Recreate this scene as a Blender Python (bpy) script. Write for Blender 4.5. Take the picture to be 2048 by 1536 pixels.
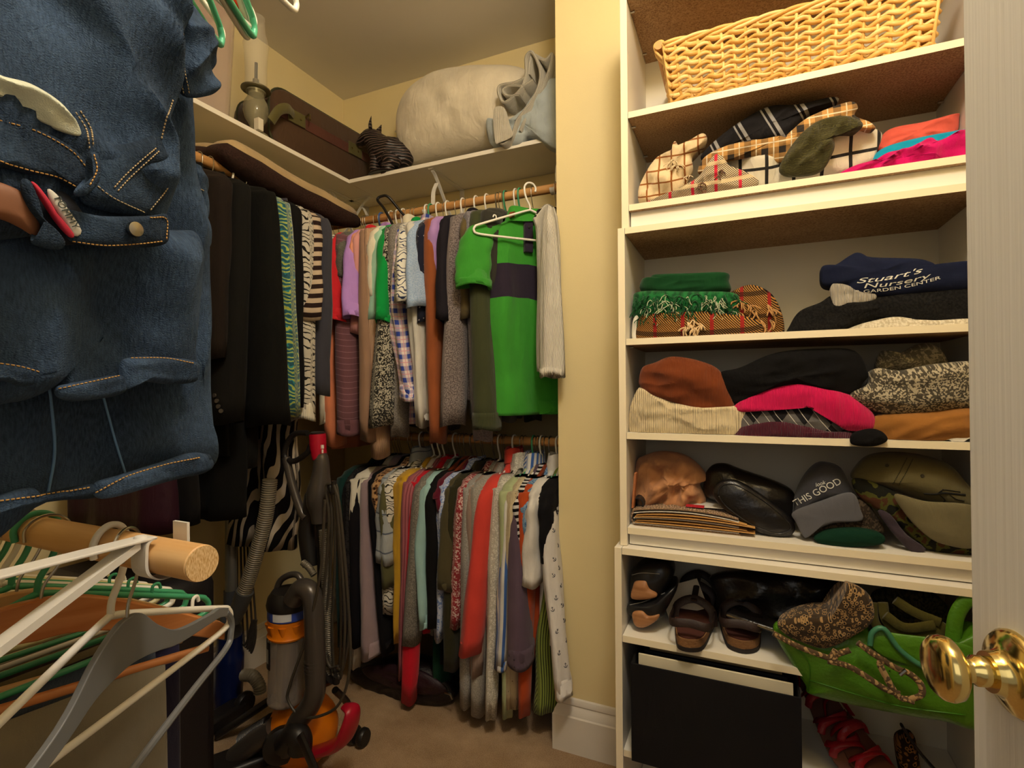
import bpy, math, random
import numpy as np
from math import sin, cos, pi, radians as R
from mathutils import Vector, Matrix, noise
from mathutils.bvhtree import BVHTree

scn = bpy.context.scene
col = scn.collection
for o in list(bpy.data.objects): bpy.data.objects.remove(o)

# ---------------------------------------------------------------- camera
FPX = 1034.78; CAMH = 1.22
_yaw, _p, _r = np.radians([23.8615, .5344, -.378])
_fw = np.array([-sin(_yaw)*cos(_p), cos(_yaw)*cos(_p), sin(_p)])
_ri = np.array([cos(_yaw), sin(_yaw), 0.]); _up = np.cross(_ri, _fw)
_ri, _up = _ri*cos(_r)+_up*sin(_r), -_ri*sin(_r)+_up*cos(_r)
CAM = np.array([0., 0., CAMH])
cd = bpy.data.cameras.new('camera'); cam = bpy.data.objects.new('camera', cd); col.objects.link(cam)
cd.sensor_fit = 'HORIZONTAL'; cd.sensor_width = 36; cd.lens = FPX*36/2048; cd.clip_start = .02
cam.matrix_world = Matrix([[_ri[0], _up[0], -_fw[0], 0], [_ri[1], _up[1], -_fw[1], 0], [_ri[2], _up[2], -_fw[2], CAMH], [0, 0, 0, 1]])
scn.camera = cam

def at(x, y, **k):
    """3D point of photo pixel (x, y) on the plane X=, Y= or Z= (metres)."""
    d = _fw*FPX+_ri*(x-1024)-_up*(y-768)
    a, v = list(k.items())[0]; i = 'XYZ'.index(a)
    return Vector(CAM+(v-CAM[i])/d[i]*d)

# ---------------------------------------------------------------- light
vs = scn.view_settings
vs.view_transform = 'Standard'; vs.look = 'None'; vs.gamma = 1; vs.use_curve_mapping = False; vs.exposure = -0.18
w = bpy.data.worlds.new('world'); scn.world = w; w.use_nodes = True
w.node_tree.nodes['Background'].inputs[0].default_value = (1., .93, .82, 1); w.node_tree.nodes['Background'].inputs[1].default_value = .25
def lamp(name, kind, loc, energy, color, rot=None, **k):
    l = bpy.data.lights.new(name, kind); l.energy = energy; l.color = color
    for a, v in k.items(): setattr(l, a, v)
    o = bpy.data.objects.new(name, l); o.location = loc
    if rot: o.rotation_euler = rot
    col.objects.link(o); return o
lamp('closet_ceiling_lamp', 'POINT', (.06, .32, 2.60), 49, (1., .91, .79), shadow_soft_size=.13)
# unseen fill light added behind the camera, shining in through the doorway
lamp('doorway_fill', 'AREA', (-.1, -1.5, 1.9), 7, (1., .95, .87), rot=(R(78), 0, 0), shape='RECTANGLE', size=1.6, size_y=1.4)

# ---------------------------------------------------------------- materials
def lin(h):
    c = [int(h[i:i+2], 16)/255 for i in (0, 2, 4)]
    return tuple((x/12.92 if x <= .04045 else ((x+.055)/1.055)**2.4) for x in c)+(1,)
MATS = {}
class NT:
    def __init__(s, m): s.t = m.node_tree; s.n = s.t.nodes; s.b = s.n['Principled BSDF']
    def __call__(s, kind, **k):
        n = s.n.new('ShaderNode'+kind)
        for a, v in k.items():
            if a.startswith('i'):
                key = int(a[1:]) if a[1:].isdigit() else a[1:].replace('_', ' ')
                if isinstance(v, bpy.types.NodeSocket): s.t.links.new(v, n.inputs[key])
                else: n.inputs[key].default_value = v
            else: setattr(n, a, v)
        return n
    def link(s, a, b): s.t.links.new(a, b)
    def math(s, op, a, b=0., c=0.): return s('Math', operation=op, i0=a, i1=b, i2=c).outputs[0]
    def mix(s, f, a, b): return s('Mix', data_type='RGBA', i0=f, i6=a, i7=b).outputs[2]
    def ramp(s, f, stops, interp='LINEAR'):
        r = s('ValToRGB', i0=f); e = r.color_ramp; e.interpolation = interp
        while len(e.elements) < len(stops): e.elements.new(.5)
        for q, (p, c) in zip(e.elements, stops): q.position = p; q.color = c
        return r.outputs[0]
    def uv(s, sx=1., sy=1., rot=0., kind='UV'):
        c = s('TexCoord').outputs[kind]
        return s('Mapping', iVector=c, iScale=(sx, sy, sx if kind != 'UV' else 1), iRotation=(0, 0, rot)).outputs[0]
def newmat(name, rough=.8, metal=0., spec=.3):
    m = bpy.data.materials.new(name); m.use_nodes = True; n = NT(m)
    n.b.inputs['Roughness'].default_value = rough; n.b.inputs['Metallic'].default_value = metal
    n.b.inputs['Specular IOR Level'].default_value = spec
    return m, n
def plain(name, c, rough=.5, metal=0., spec=.4, var=.0, bump=0., bs=200., **k):
    if name in MATS: return MATS[name]
    m, n = newmat(name, rough, metal, spec); n.b.inputs['Base Color'].default_value = lin(c)
    if var or bump:
        tc = n('TexCoord').outputs['Object']
        if var:
            z = n('TexNoise', iVector=tc, iScale=6., iDetail=5.)
            f = n('MapRange', i0=z.outputs[0], i1=.3, i2=.7, i3=1-var, i4=1+var).outputs[0]
            n.link(n('Mix', data_type='RGBA', blend_type='MULTIPLY', i0=1., i6=lin(c), i7=n('CombineColor', i0=f, i1=f, i2=f).outputs[0]).outputs[2], n.b.inputs['Base Color'])
        if bump:
            z = n('TexNoise', iVector=tc, iScale=bs, iDetail=3.)
            n.link(n('Bump', iStrength=bump, iDistance=.004, iHeight=z.outputs[0]).outputs[0], n.b.inputs['Normal'])
    for a, v in k.items(): n.b.inputs[a.replace('_', ' ')].default_value = v
    MATS[name] = m; return m
_fid = [0]
def fab(c, pat=None, c2=None, s=1., bump=.35, weave=900., rough=.92, sheen=.15, c3=None, var=.10, rot=0.):
    """woven or knitted cloth; pat picks the print, drawn on the garment's UV (metres)."""
    key = ('fab', c, pat, c2, c3, s, bump, weave, rot)
    if key in MATS: return MATS[key]
    _fid[0] += 1
    m, n = newmat('cloth_%s_%s' % (pat or 'plain', c), rough, 0, .15)
    if sum(lin(c)[:3]) < .06: sheen *= .1
    n.b.inputs['Sheen Weight'].default_value = sheen; n.b.inputs['Sheen Roughness'].default_value = .5
    uv = n('TexCoord').outputs['UV']; ob = n('TexCoord').outputs['Object']
    if rot: uv = n('Mapping', iVector=uv, iRotation=(0, 0, rot)).outputs[0]
    sep = n('SeparateXYZ', iVector=uv); u, v = sep.outputs[0], sep.outputs[1]
    A, B = lin(c), lin(c2 or c); Cc = lin(c3 or c2 or c)
    def band(x, period, lo, hi):           # 1 inside [lo, hi] of each period
        f = n.math('FRACT', n.math('DIVIDE', x, period))
        return n.math('MULTIPLY', n.math('GREATER_THAN', f, lo), n.math('LESS_THAN', f, hi))
    base = A
    if pat == 'vstripe': base = n.mix(band(u, .02*s, .5, 1.), A, B)
    elif pat == 'hstripe': base = n.mix(band(v, .02*s, .5, 1.), A, B)
    elif pat == 'pin': base = n.mix(band(v, .03*s, .92, 1.), A, B)
    elif pat == 'vpin': base = n.mix(band(u, .012*s, .62, 1.), A, B)
    elif pat == 'plaid':
        f = n.math('ADD', band(u, .055*s, .35, .75), band(v, .06*s, .35, .75))
        base = n.ramp(n.math('MULTIPLY', f, .5), [(0, A), (.3, n_mid(A, B)), (.8, B)], 'CONSTANT')
        base = n.mix(n.math('MULTIPLY', n.math('MAXIMUM', band(u, .055*s, .02, .09), band(v, .06*s, .02, .09)), .8), base, Cc)
    elif pat == 'twill':                    # tartan of diagonal yarns
        d = band(n.math('ADD', u, v), .006*s, .5, 1.)
        base = n.mix(d, A, B)
        base = n.mix(band(u, .07*s, .0, .13), base, Cc)
        base = n.mix(n.math('MULTIPLY', band(v, .06*s, .0, .2), .7), base, A)
    elif pat == 'window':                   # thin crossing lines
        base = n.mix(n.math('MAXIMUM', band(u, .06*s, .0, .13), band(v, .06*s, .0, .13)), A, B)
    elif pat == 'bands': base = n.mix(n.math('MAXIMUM', band(u, .075*s, .0, .06), band(u, .075*s, .16, .28)), A, B)
    elif pat == 'argyle':
        f = n.math('ADD', n.math('PINGPONG', n.math('DIVIDE', u, .06*s), .5), n.math('PINGPONG', n.math('DIVIDE', v, .08*s), .5))
        base = n.mix(n.math('GREATER_THAN', f, .5), A, B)
        ln = n.math('LESS_THAN', n.math('ABSOLUTE', n.math('SUBTRACT', n.math('PINGPONG', n.math('ADD', n.math('DIVIDE', u, .06*s), n.math('DIVIDE', v, .08*s)), .5), .25)), .015)
        base = n.mix(ln, base, Cc)
    elif pat == 'zebra':
        wv = n('TexWave', iVector=n('Mapping', iVector=uv, iScale=(1, .45, 1), iRotation=(0, 0, .6)).outputs[0], iScale=9./s, iDistortion=9., iDetail=1.5, iDetail_Scale=1.2)
        base = n.mix(n.math('GREATER_THAN', wv.outputs[0], .62), A, B)
    elif pat == 'spots':
        vo = n('TexVoronoi', iVector=uv, iScale=60./s)
        base = n.mix(n.math('LESS_THAN', vo.outputs[0], .30), A, B)
    elif pat == 'dots':
        vo = n('TexVoronoi', iVector=uv, iScale=45./s, iRandomness=.35)
        base = n.mix(n.math('LESS_THAN', vo.outputs[0], .16), A, B)
    elif pat == 'leopard':
        vo = n('TexVoronoi', iVector=uv, iScale=55./s)
        base = n.ramp(vo.outputs[0], [(0, Cc), (.28, B), (.5, A)], 'CONSTANT')
    elif pat == 'marl':
        z = n('TexNoise', iVector=uv, iScale=190./s, iDetail=2.)
        base = n.ramp(z.outputs[0], [(.42, A), (.58, B)])
    elif pat == 'tweed':
        z = n('TexVoronoi', iVector=uv, iScale=230./s)
        base = n.ramp(n('SeparateColor', i0=z.outputs['Color']).outputs[0], [(.0, A), (.55, A), (.62, B)])
    elif pat == 'lines':                    # scribbled print lines
        wv = n('TexWave', iVector=uv, wave_type='RINGS', iScale=14./s, iDistortion=14., iDetail=2., iDetail_Scale=1.)
        base = n.mix(n.math('LESS_THAN', wv.outputs[0], .16), A, B)
    elif pat == 'floral':
        vo = n('TexVoronoi', iVector=uv, iScale=40./s)
        z = n('TexNoise', iVector=uv, iScale=90./s, iDetail=3.)
        base = n.mix(n.math('GREATER_THAN', n.math('ADD', z.outputs[0], n.math('MULTIPLY', vo.outputs[0], .3)), .62), A, B)
        if c3: base = n.mix(n.math('LESS_THAN', vo.outputs[0], .12), base, Cc)
    elif pat == 'paisley':
        wv = n('TexWave', iVector=uv, wave_type='RINGS', iScale=26./s, iDistortion=12., iDetail=2.)
        base = n.ramp(wv.outputs[0], [(.0, A), (.4, B), (.75, Cc)], 'CONSTANT')
    elif pat == 'camo':
        z = n('TexNoise', iVector=uv, iScale=30./s, iDetail=2.)
        base = n.ramp(z.outputs[0], [(.0, A), (.47, B), (.56, Cc)], 'CONSTANT')
    elif pat == 'denim':
        z = n('TexNoise', iVector=n('Mapping', iVector=uv, iScale=(600, 120, 1)).outputs[0], iScale=1., iDetail=4.)
        z2 = n('TexNoise', iVector=ob, iScale=7., iDetail=4.)
        f = n.math('ADD', n.math('MULTIPLY', z.outputs[0], .55), n.math('MULTIPLY', z2.outputs[0], .6))
        base = n.ramp(f, [(.35, A), (.75, B)])
    elif pat == 'rib': base = A
    if var and not isinstance(base, tuple) or var:
        z = n('TexNoise', iVector=ob, iScale=9., iDetail=4.)
        f = n('MapRange', i0=z.outputs[0], i1=.3, i2=.7, i3=1-var, i4=1+var).outputs[0]
        base = n('Mix', data_type='RGBA', blend_type='MULTIPLY', i0=1., i6=base, i7=n('CombineColor', i0=f, i1=f, i2=f).outputs[0]).outputs[2]
    n.link(base, n.b.inputs['Base Color'])
    # fine relief of the weave or knit, and soft creases
    if pat == 'rib' or weave < 0:
        h = n.math('SINE', n.math('MULTIPLY', u, 2*pi/(.006*s)))
    else:
        h = n('TexNoise', iVector=uv, iScale=weave, iDetail=2.).outputs[0]
    cr = n('TexNoise', iVector=n('Mapping', iVector=ob, iScale=(1, 1, .35)).outputs[0], iScale=30., iDetail=3., iDistortion=.6).outputs[0]
    b1 = n('Bump', iStrength=min(1., bump*.8), iDistance=.016, iHeight=cr)
    b2 = n('Bump', iStrength=bump, iDistance=.0015, iHeight=h, iNormal=b1.outputs[0])
    n.link(b2.outputs[0], n.b.inputs['Normal'])
    MATS[key] = m; return m
def n_mid(a, b): return tuple((x+y)/2 for x, y in zip(a, b))

# ---------------------------------------------------------------- mesh helpers
class MB:
    def __init__(s): s.v = []; s.f = []; s.uv = []; s.mi = []
    def add(s, v, f, uv=None, mi=0):
        o = len(s.v); s.v += [tuple(p) for p in v]; s.uv += [tuple(q) for q in uv] if uv is not None else [(p[0], p[2]) for p in v]
        s.f += [tuple(i+o for i in q) for q in f]; s.mi += [mi]*len(f); return s
    def box(s, a, b, mi=0):
        (x0, y0, z0), (x1, y1, z1) = a, b
        v = [(x, y, z) for x in (x0, x1) for y in (y0, y1) for z in (z0, z1)]
        return s.add(v, [(0, 1, 3, 2), (4, 6, 7, 5), (0, 4, 5, 1), (2, 3, 7, 6), (0, 2, 6, 4), (1, 5, 7, 3)], [(p[0]+p[1], p[2]) for p in v], mi)
    def loft(s, rings, closed=True, cap=(1, 1), uv=None, mi=0):
        n = len(rings[0]); v = [p for r in rings for p in r]; f = []
        m = n if closed else n-1
        for i in range(len(rings)-1):
            for j in range(m): f.append((i*n+j, i*n+(j+1) % n, (i+1)*n+(j+1) % n, (i+1)*n+j))
        if closed and cap[0]: f.append(tuple(range(n-1, -1, -1)))
        if closed and cap[1]: f.append(tuple(range((len(rings)-1)*n, len(rings)*n)))
        if uv is None:
            uv = []; L = 0.
            for i, r in enumerate(rings):
                if i: L -= (Vector(r[0])-Vector(rings[i-1][0])).length
                per = 0.
                for j, p in enumerate(r):
                    if j: per += (Vector(p)-Vector(r[j-1])).length
                    uv.append((per, L))
        return s.add(v, f, uv, mi)
    def tube(s, path, rad, n=10, cap=(1, 1), flat=None, mi=0, up=(0, 0, 1)):
        """sweep of circles (or ellipses, flat=(a,b) factors) along path; rad number or list"""
        P = [Vector(p) for p in path]; k = len(P); rr = rad if isinstance(rad, (list, tuple)) else [rad]*k
        rings = []; prev = None
        for i in range(k):
            t = (P[min(i+1, k-1)]-P[max(i-1, 0)])
            t = t.normalized() if t.length > 1e-9 else Vector((0, 0, 1))
            if prev is None:
                a = Vector(up); a = a-t*a.dot(t)
                if a.length < 1e-3: a = Vector((1, 0, 0))-t*t[0]
            else: a = prev-t*prev.dot(t)
            if a.length < 1e-6: a = Vector((0, 1, .01))
            a.normalize(); b = t.cross(a); prev = a
            fa, fb = flat or (1, 1)
            rings.append([tuple(P[i]+a*(rr[i]*fa*cos(q))+b*(rr[i]*fb*sin(q))) for q in [2*pi*j/n for j in range(n)]])
        return s.loft(rings, True, cap, mi=mi)
    def lathe(s, prof, n=24, o=(0, 0, 0), ax='z', cap=(1, 1), mi=0):
        rings = []
        for r, h in prof:
            ring = []
            for j in range(n):
                q = 2*pi*j/n; a, b = r*cos(q), r*sin(q)
                p = {'z': (a, b, h), 'x': (h, a, b), 'y': (b, h, a)}[ax]
                ring.append((p[0]+o[0], p[1]+o[1], p[2]+o[2]))
            rings.append(ring)
        return s.loft(rings, True, cap, mi=mi)
    def xf(s, M, start=0):
        for i in range(start, len(s.v)): s.v[i] = tuple(M @ Vector(s.v[i]))
        return s
    def build(s, name, mat, parent=None, smooth=40, bevel=0., loc=None, rot=None, sub=0):
        me = bpy.data.meshes.new(name); me.from_pydata(s.v, [], s.f); me.update()
        l = me.uv_layers.new(name='UVMap'); vi = np.zeros(len(me.loops), dtype=np.int32); me.loops.foreach_get('vertex_index', vi)
        l.data.foreach_set('uv', np.array(s.uv, dtype=np.float32)[vi].ravel())
        for m in (mat if isinstance(mat, (list, tuple)) else [mat]): me.materials.append(m)
        if any(s.mi): me.polygons.foreach_set('material_index', s.mi)
        if smooth:
            me.polygons.foreach_set('use_smooth', [True]*len(me.polygons))
            if smooth < 180: me.set_sharp_from_angle(angle=R(smooth))
        o = bpy.data.objects.new(name, me); col.objects.link(o)
        if parent is not None: o.parent = parent
        if loc is not None: o.location = loc
        if rot is not None: o.rotation_euler = rot
        if bevel:
            b = o.modifiers.new('bevel', 'BEVEL'); b.width = bevel; b.segments = 2; b.limit_method = 'ANGLE'; b.angle_limit = R(50)
        if sub:
            b = o.modifiers.new('sub', 'SUBSURF'); b.levels = b.render_levels = sub
        return o
def spline(P, n=8, closed=False):
    """Catmull-Rom through the points"""
    P = [np.array(p, float) for p in P]; k = len(P); out = []
    for i in range(k if closed else k-1):
        p0 = P[(i-1) % k] if closed or i else P[0]*2-P[1]; p1 = P[i]; p2 = P[(i+1) % k]
        p3 = P[(i+2) % k] if closed or i+2 < k else P[-1]*2-P[-2]
        for j in range(n):
            t = j/n; out.append(.5*((2*p1)+(p2-p0)*t+(2*p0-5*p1+4*p2-p3)*t*t+(3*p1-p0-3*p2+p3)*t**3))
    if not closed: out.append(P[-1])
    return [tuple(p) for p in out]
def lerp(xs, ys, x): return float(np.interp(x, xs, ys))
def tag(o, label, cat, group=None):
    o['label'] = label; o['category'] = cat
    if group: o['group'] = group
    return o
def empty(name, label, cat, loc=(0, 0, 0), rot=(0, 0, 0), group=None):
    o = bpy.data.objects.new(name, None); o.empty_display_size = .05; o.location = loc; o.rotation_euler = rot; col.objects.link(o)
    return tag(o, label, cat, group)
def struct(o): o['kind'] = 'structure'; return o
def copy_tree(o, parent=None):
    c = o.copy(); col.objects.link(c); c.parent = parent
    for ch in o.children: copy_tree(ch, c)
    return c
def rnd(a, b): return random.uniform(a, b)
random.seed(5)

# ---------------------------------------------------------------- room shell
XL, YB, ZC = -1.985, 2.22, 2.815          # left wall, back wall, ceiling
YW, XW = 1.69, -.575                      # face and end of the stub wall beside the shelving
XR, YF = .56, .03                        # right wall, front (door) wall
def wallmat(name, c, var=.03):
    m, n = newmat(name, .62, 0, .3); tc = n('TexCoord').outputs['Object']
    z = n('TexNoise', iVector=tc, iScale=2.2, iDetail=6., iRoughness=.6)
    n.link(n.ramp(z.outputs[0], [(.3, tuple(x*(1-var) for x in lin(c)[:3])+(1,)), (.7, tuple(min(1, x*(1+var)) for x in lin(c)[:3])+(1,))]), n.b.inputs['Base Color'])
    z2 = n('TexNoise', iVector=tc, iScale=260., iDetail=3.)
    n.link(n('Bump', iStrength=.12, iDistance=.002, iHeight=z2.outputs[0]).outputs[0], n.b.inputs['Normal']); return m
M_wall = wallmat('yellow_paint', 'e3d19e'); M_ceil = wallmat('ceiling_paint', 'e6e0d6', .02)
M_trim = wallmat('trim_paint', 'd9d2c6', .05)
def carpetmat():
    m, n = newmat('carpet', .98, 0, .05); tc = n('TexCoord').outputs['Object']
    a = n('TexNoise', iVector=tc, iScale=5., iDetail=6., iRoughness=.65); b = n('TexNoise', iVector=tc, iScale=330., iDetail=2.)
    f = n.math('ADD', n.math('MULTIPLY', a.outputs[0], .6), n.math('MULTIPLY', b.outputs[0], .55))
    n.link(n.ramp(f, [(.38, lin('8f7458')), (.78, lin('c9ad8c'))]), n.b.inputs['Base Color'])
    n.link(n('Bump', iStrength=.8, iDistance=.006, iHeight=b.outputs[0]).outputs[0], n.b.inputs['Normal']); return m
T = .1
def slab(name, a, b, m): return struct(MB().box(a, b).build(name, m, smooth=0))
slab('floor', (XL-T, YF-1.8, -.05), (XR+T+.6, YB+T, 0), carpetmat())
slab('ceiling', (XL-T, YF-.12, ZC), (XR+T, YB+T, ZC+.05), M_ceil)
slab('wall_back', (XL-T, YB, 0), (XW, YB+T, ZC), M_wall)
slab('wall_left', (XL-T, YF-.12, 0), (XL, YB, ZC), M_wall)
slab('wall_center', (XW, YW, 0), (XR+T, YB+T, ZC), M_wall)
slab('wall_right', (XR, YF-.12, 0), (XR+T, YW, ZC), M_wall)
DL, DR, DH = -.40, .40, 2.06              # doorway
fwall = MB().box((XL, YF-.12, 0), (DL, YF, ZC)).box((DR, YF-.12, 0), (XR, YF, ZC)).box((DL, YF-.12, DH), (DR, YF, ZC))
struct(fwall.build('wall_front', M_wall, smooth=0))
# baseboards: moulded profile swept along the foot of a wall
PROF = [(0, .175), (.006, .172), (.010, .163), (.010, .155), (.006, .150), (.010, .143), (.016, .133), (.018, .122), (.022, .118), (.022, 0)]
def baseboard(name, pts):                 # pts: floor polyline, profile offset to the left of travel
    P = [Vector((x, y, 0)) for x, y in pts]; rings = []
    for i, p in enumerate(P):
        d0 = (P[i]-P[i-1]).normalized() if i else (P[1]-P[0]).normalized(); d1 = (P[i+1]-P[i]).normalized() if i+1 < len(P) else d0
        n0 = Vector((-d0.y, d0.x, 0)); n1 = Vector((-d1.y, d1.x, 0)); n = (n0+n1)/(1+n0.dot(n1))
        rings.append([tuple(p+n*o+Vector((0, 0, z))) for o, z in PROF]+[tuple(p)])
    return struct(MB().loft(rings, True, (1, 1)).build(name, M_trim, smooth=25))
baseboard('baseboard_center', [(-.34, YW), (XW, YW), (XW, YB)])
baseboard('baseboard_back', [(XW, YB), (XL, YB), (XL, YF)])
# ceiling lamp of the closet
cl = empty('ceiling_light', 'white flush glass globe on the closet ceiling', 'light', (.06, .32, ZC))
MB().lathe([(.001, 0), (.09, 0), (.09, -.02), (.05, -.03), (.045, -.06), (.001, -.06)], 28).build('base', plain('white_enamel', 'e8e4dc', .3), cl)

# ---------------------------------------------------------------- wall shelf, brackets and rods
M_mel = plain('melamine_white', 'ece6d8', .42, var=.015); M_melE = plain('melamine_edge', 'efe2c2', .45, var=.02)
ZS = 2.197; SD = .300; ST = .018
sh = MB().box((XL+.001, YF+.35, ZS), (XL+SD, YB-.001, ZS+ST)); tag(sh.build('wall_shelf', M_mel, smooth=0, bevel=.0015), 'long white shelf board along the side wall under the storage bin and suitcase', 'shelf')
sh = MB().box((XL+SD+.0015, YB-SD, ZS), (XW-.001, YB-.001, ZS+ST)); tag(sh.build('wall_shelf', M_mel, smooth=0, bevel=.0015), 'white shelf board on the back wall under the big pillow and towels', 'shelf')
def woodmat(name, c1, c2, sc=1., rough=.45, axis='X'):
    m, n = newmat(name, rough, 0, .4); tc = n('TexCoord').outputs['Object']
    s = {'X': (1.5, 26, 26), 'Y': (26, 1.5, 26), 'Z': (26, 26, 1.5)}[axis]
    mp = n('Mapping', iVector=tc, iScale=tuple(q*sc for q in s)).outputs[0]
    z = n('TexNoise', iVector=mp, iScale=1., iDetail=6., iDistortion=1.2)
    n.link(n.ramp(z.outputs[0], [(.32, lin(c1)), (.68, lin(c2))]), n.b.inputs['Base Color'])
    n.link(n('Bump', iStrength=.08, iDistance=.002, iHeight=z.outputs[0]).outputs[0], n.b.inputs['Normal']); return m
M_rodX = woodmat('rod_wood_x', 'a8763f', 'd2a066', axis='X'); M_rodY = woodmat('rod_wood_y', 'a8763f', 'd2a066', axis='Y')
M_metalw = plain('bracket_white_metal', 'dcd9d2', .35, 0, .5)
ZR, YR, XLR, RR = 2.0, 1.905, -1.655, .0175
ZR2 = 1.012
def rod(label, a, b, m, r=RR):
    a, b = Vector(a), Vector(b); d = (b-a)
    o = MB()
    ax = 'x' if abs(d.x) > abs(d.y) else 'y'; L = abs(d.x) if ax == 'x' else abs(d.y)
    o.lathe([(.001, 0), (r-.0015, 0), (r, .0015), (r, L-.0015), (r-.0015, L), (.001, L)], 28, ax=ax)
    st = (min(a.x, b.x), a.y, a.z) if ax == 'x' else (a.x, min(a.y, b.y), a.z)
    return tag(o.build('closet_rod', m, loc=st), label, 'rod')
rod('upper wooden rod on the back wall, with polos and sweaters hanging from it', (-1.90, YR, ZR), (XW, YR, ZR), M_rodX)
rod('lower wooden rod on the back wall, crowded with hangers of blouses', (-1.62, YR, ZR2), (XW, YR, ZR2), M_rodX)
rod('wooden rod along the side wall with black coats, its sawn end under the cushion', (XLR, .45, ZR), (XLR, 1.655, ZR), M_rodY)
def bracket(loc, rz, label):
    """shelf-and-rod bracket: wall leg, arm under the shelf, diagonal brace, hook under the rod. local +x away from wall"""
    e = empty('shelf_bracket', label, 'bracket', loc, (0, 0, rz), 'white shelf and rod brackets')
    m = MB(); w_ = .012
    m.box((0, -w_, -.30), (.004, w_, 0)); m.build('wall_leg', M_metalw, e, smooth=0, bevel=.001)
    MB().box((0, -w_, -.004), (.285, w_, 0)).build('arm', M_metalw, e, smooth=0, bevel=.001)
    P = spline([(.004, 0, -.27), (.05, 0, -.225), (.15, 0, -.125), (.235, 0, -.03), (.27, 0, -.006)], 6)
    rings = [[(x, y*.6, z+h) for y, h in ((-w_, -.003), (w_, -.003), (w_, .003), (-w_, .003))] for x, _, z in P]
    MB().loft(rings).build('brace', M_metalw, e, smooth=30)
    hk = spline([(.235, 0, -.05), (.262, 0, -.10), (.268, 0, -.165)]+[(.315+.0225*cos(q), 0, -.197+.0225*sin(q)) for q in np.linspace(R(175), R(350), 8)], 4)
    rings = [[(x+a, y*.8, z) for y, a in ((-w_, -.002), (w_, -.002), (w_, .002), (-w_, .002))] for x, _, z in hk]
    MB().loft(rings).build('rod_hook', M_metalw, e, smooth=30)
    MB().lathe([(.0005, 0), (.004, 0), (.003, .003), (.0005, .003)], 10, o=(.004, 0, -.05), ax='x').build('screw', plain('screw_steel', '8a8780', .3, 1.), e)
    return e
for x_, y_, lb in ((at(722, 425, Y=YB-.05).x, 0, 'white bracket on the back wall next to the room corner'), (at(893, 385, Y=YB-.15).x, 0, 'white bracket under the middle of the back wall shelf'), (-.66, 0, 'white bracket at the stub wall end of the back shelf')):
    bracket((x_, YB, ZS), R(-90), lb)
bracket((XL, at(700, 372, X=XL+.15).y, ZS), 0, 'white bracket on the side wall behind the cushion corner')
# ---------------------------------------------------------------- stacked shelving units
def chip(name):
    m, n = newmat(name, .75, 0, .2); tc = n('TexCoord').outputs['Object']
    z = n('TexNoise', iVector=tc, iScale=240., iDetail=3.); z2 = n('TexNoise', iVector=tc, iScale=5., iDetail=3.)
    f = n.math('ADD', n.math('MULTIPLY', z.outputs[0], .7), n.math('MULTIPLY', z2.outputs[0], .3))
    n.link(n.ramp(f, [(.36, lin('86664a')), (.5, lin('ab8a66')), (.7, lin('c4a684'))]), n.b.inputs['Base Color']); return m
M_chip = chip('raw_chipboard'); M_back = plain('back_panel', 'e4ddca', .5, var=.02)
M_dark = plain('dark_hole', '15110d', .9); M_pin = plain('shelf_pin_steel', 'b9b2a4', .3, 1.)
UB = 1.684                                 # back of the units, against the stub wall
def unit(label, X0, X1, YFr, Z0, Z1, boards, kick=None, top=True, th=.0165, pins=()):
    """boards: list of z of the top face; each board is white above and raw chipboard below"""
    e = empty('shelf_unit', label, 'shelf unit', ((X0+X1)/2, YFr, Z0), group='white shelving units stacked against the stub wall')
    L = lambda p: (p[0]-(X0+X1)/2, p[1]-YFr, p[2]-Z0)
    ts = .0185
    for a, b in ((X0, X0+ts), (X1-ts, X1)):
        MB().box(L((a, YFr, Z0)), L((b, UB, Z1))).build('side_panel', M_melS, e, smooth=0, bevel=.001)
    MB().box(L((X0+ts, UB-.005, Z0+.03)), L((X1-ts, UB, Z1))).build('back_panel', M_back, e, smooth=0)
    for z in boards:
        m = MB(); a, b = L((X0+ts+.0012, YFr+.001, z-th)), L((X1-ts-.0012, UB-.005, z))
        m.box(a, b); m.mi = [0, 0, 2, 0, 1, 0]   # faces: -x +x front back bottom top
        m.build('shelf_board', [M_mel, M_chip, M_melE], e, smooth=0)
    if kick:
        z0, z1 = kick; MB().box(L((X0+ts+.003, YFr+.016, z0)), L((X1-ts-.003, YFr+.031, z1))).build('kick_board', M_mel, e, smooth=0, bevel=.001)
    pm = MB().tube([(0, 0, 0), (.012, 0, 0)], .0028, 10)
    for k, (z, yy) in enumerate(pins):
        for sx in (0, 1):
            pm.build('shelf_pin', M_pin, e, loc=L((X0+ts if not sx else X1-ts-.012, yy, z-th-.003)))
    return e
def sidepanel():
    m, n = newmat('melamine_side', .42, 0, .4)
    g = n('NewGeometry').outputs['True Normal']; sp = n('SeparateXYZ', iVector=g)
    n.link(n.mix(n.math('GREATER_THAN', n.math('MULTIPLY', sp.outputs[1], -1.), .7), lin('e6e0d4'), lin('efe2c4')), n.b.inputs['Base Color']); return m
M_melS = sidepanel()
YT, YM, YLo = 1.378, 1.370, 1.350
def zz(x, y, Y): return at(x, y, Y=Y).z
xt0 = at(1241.8, 300, Y=YT).x; xm0 = at(1237, 700, Y=YM).x; xl0 = at(1229.4, 1200, Y=YLo).x
xin = at(1876, 462, Y=UB-.005).x
tA, tB = zz(1255.4, 223.9, YT), zz(1256.6, 409.3, YT); tTop = zz(1253, 0, YT)
zm1 = zz(1250.3, 455.2, YM); zmD, zmE, zmF = zz(1254, 677.5, YM), zz(1255, 865.5, YM), zz(1256.1, 1055, YM)
zl1 = zz(1243, 1096, YLo); zlH, zlI = zz(1244.4, 1271, YLo), zz(1245, 1499, YLo)
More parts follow.
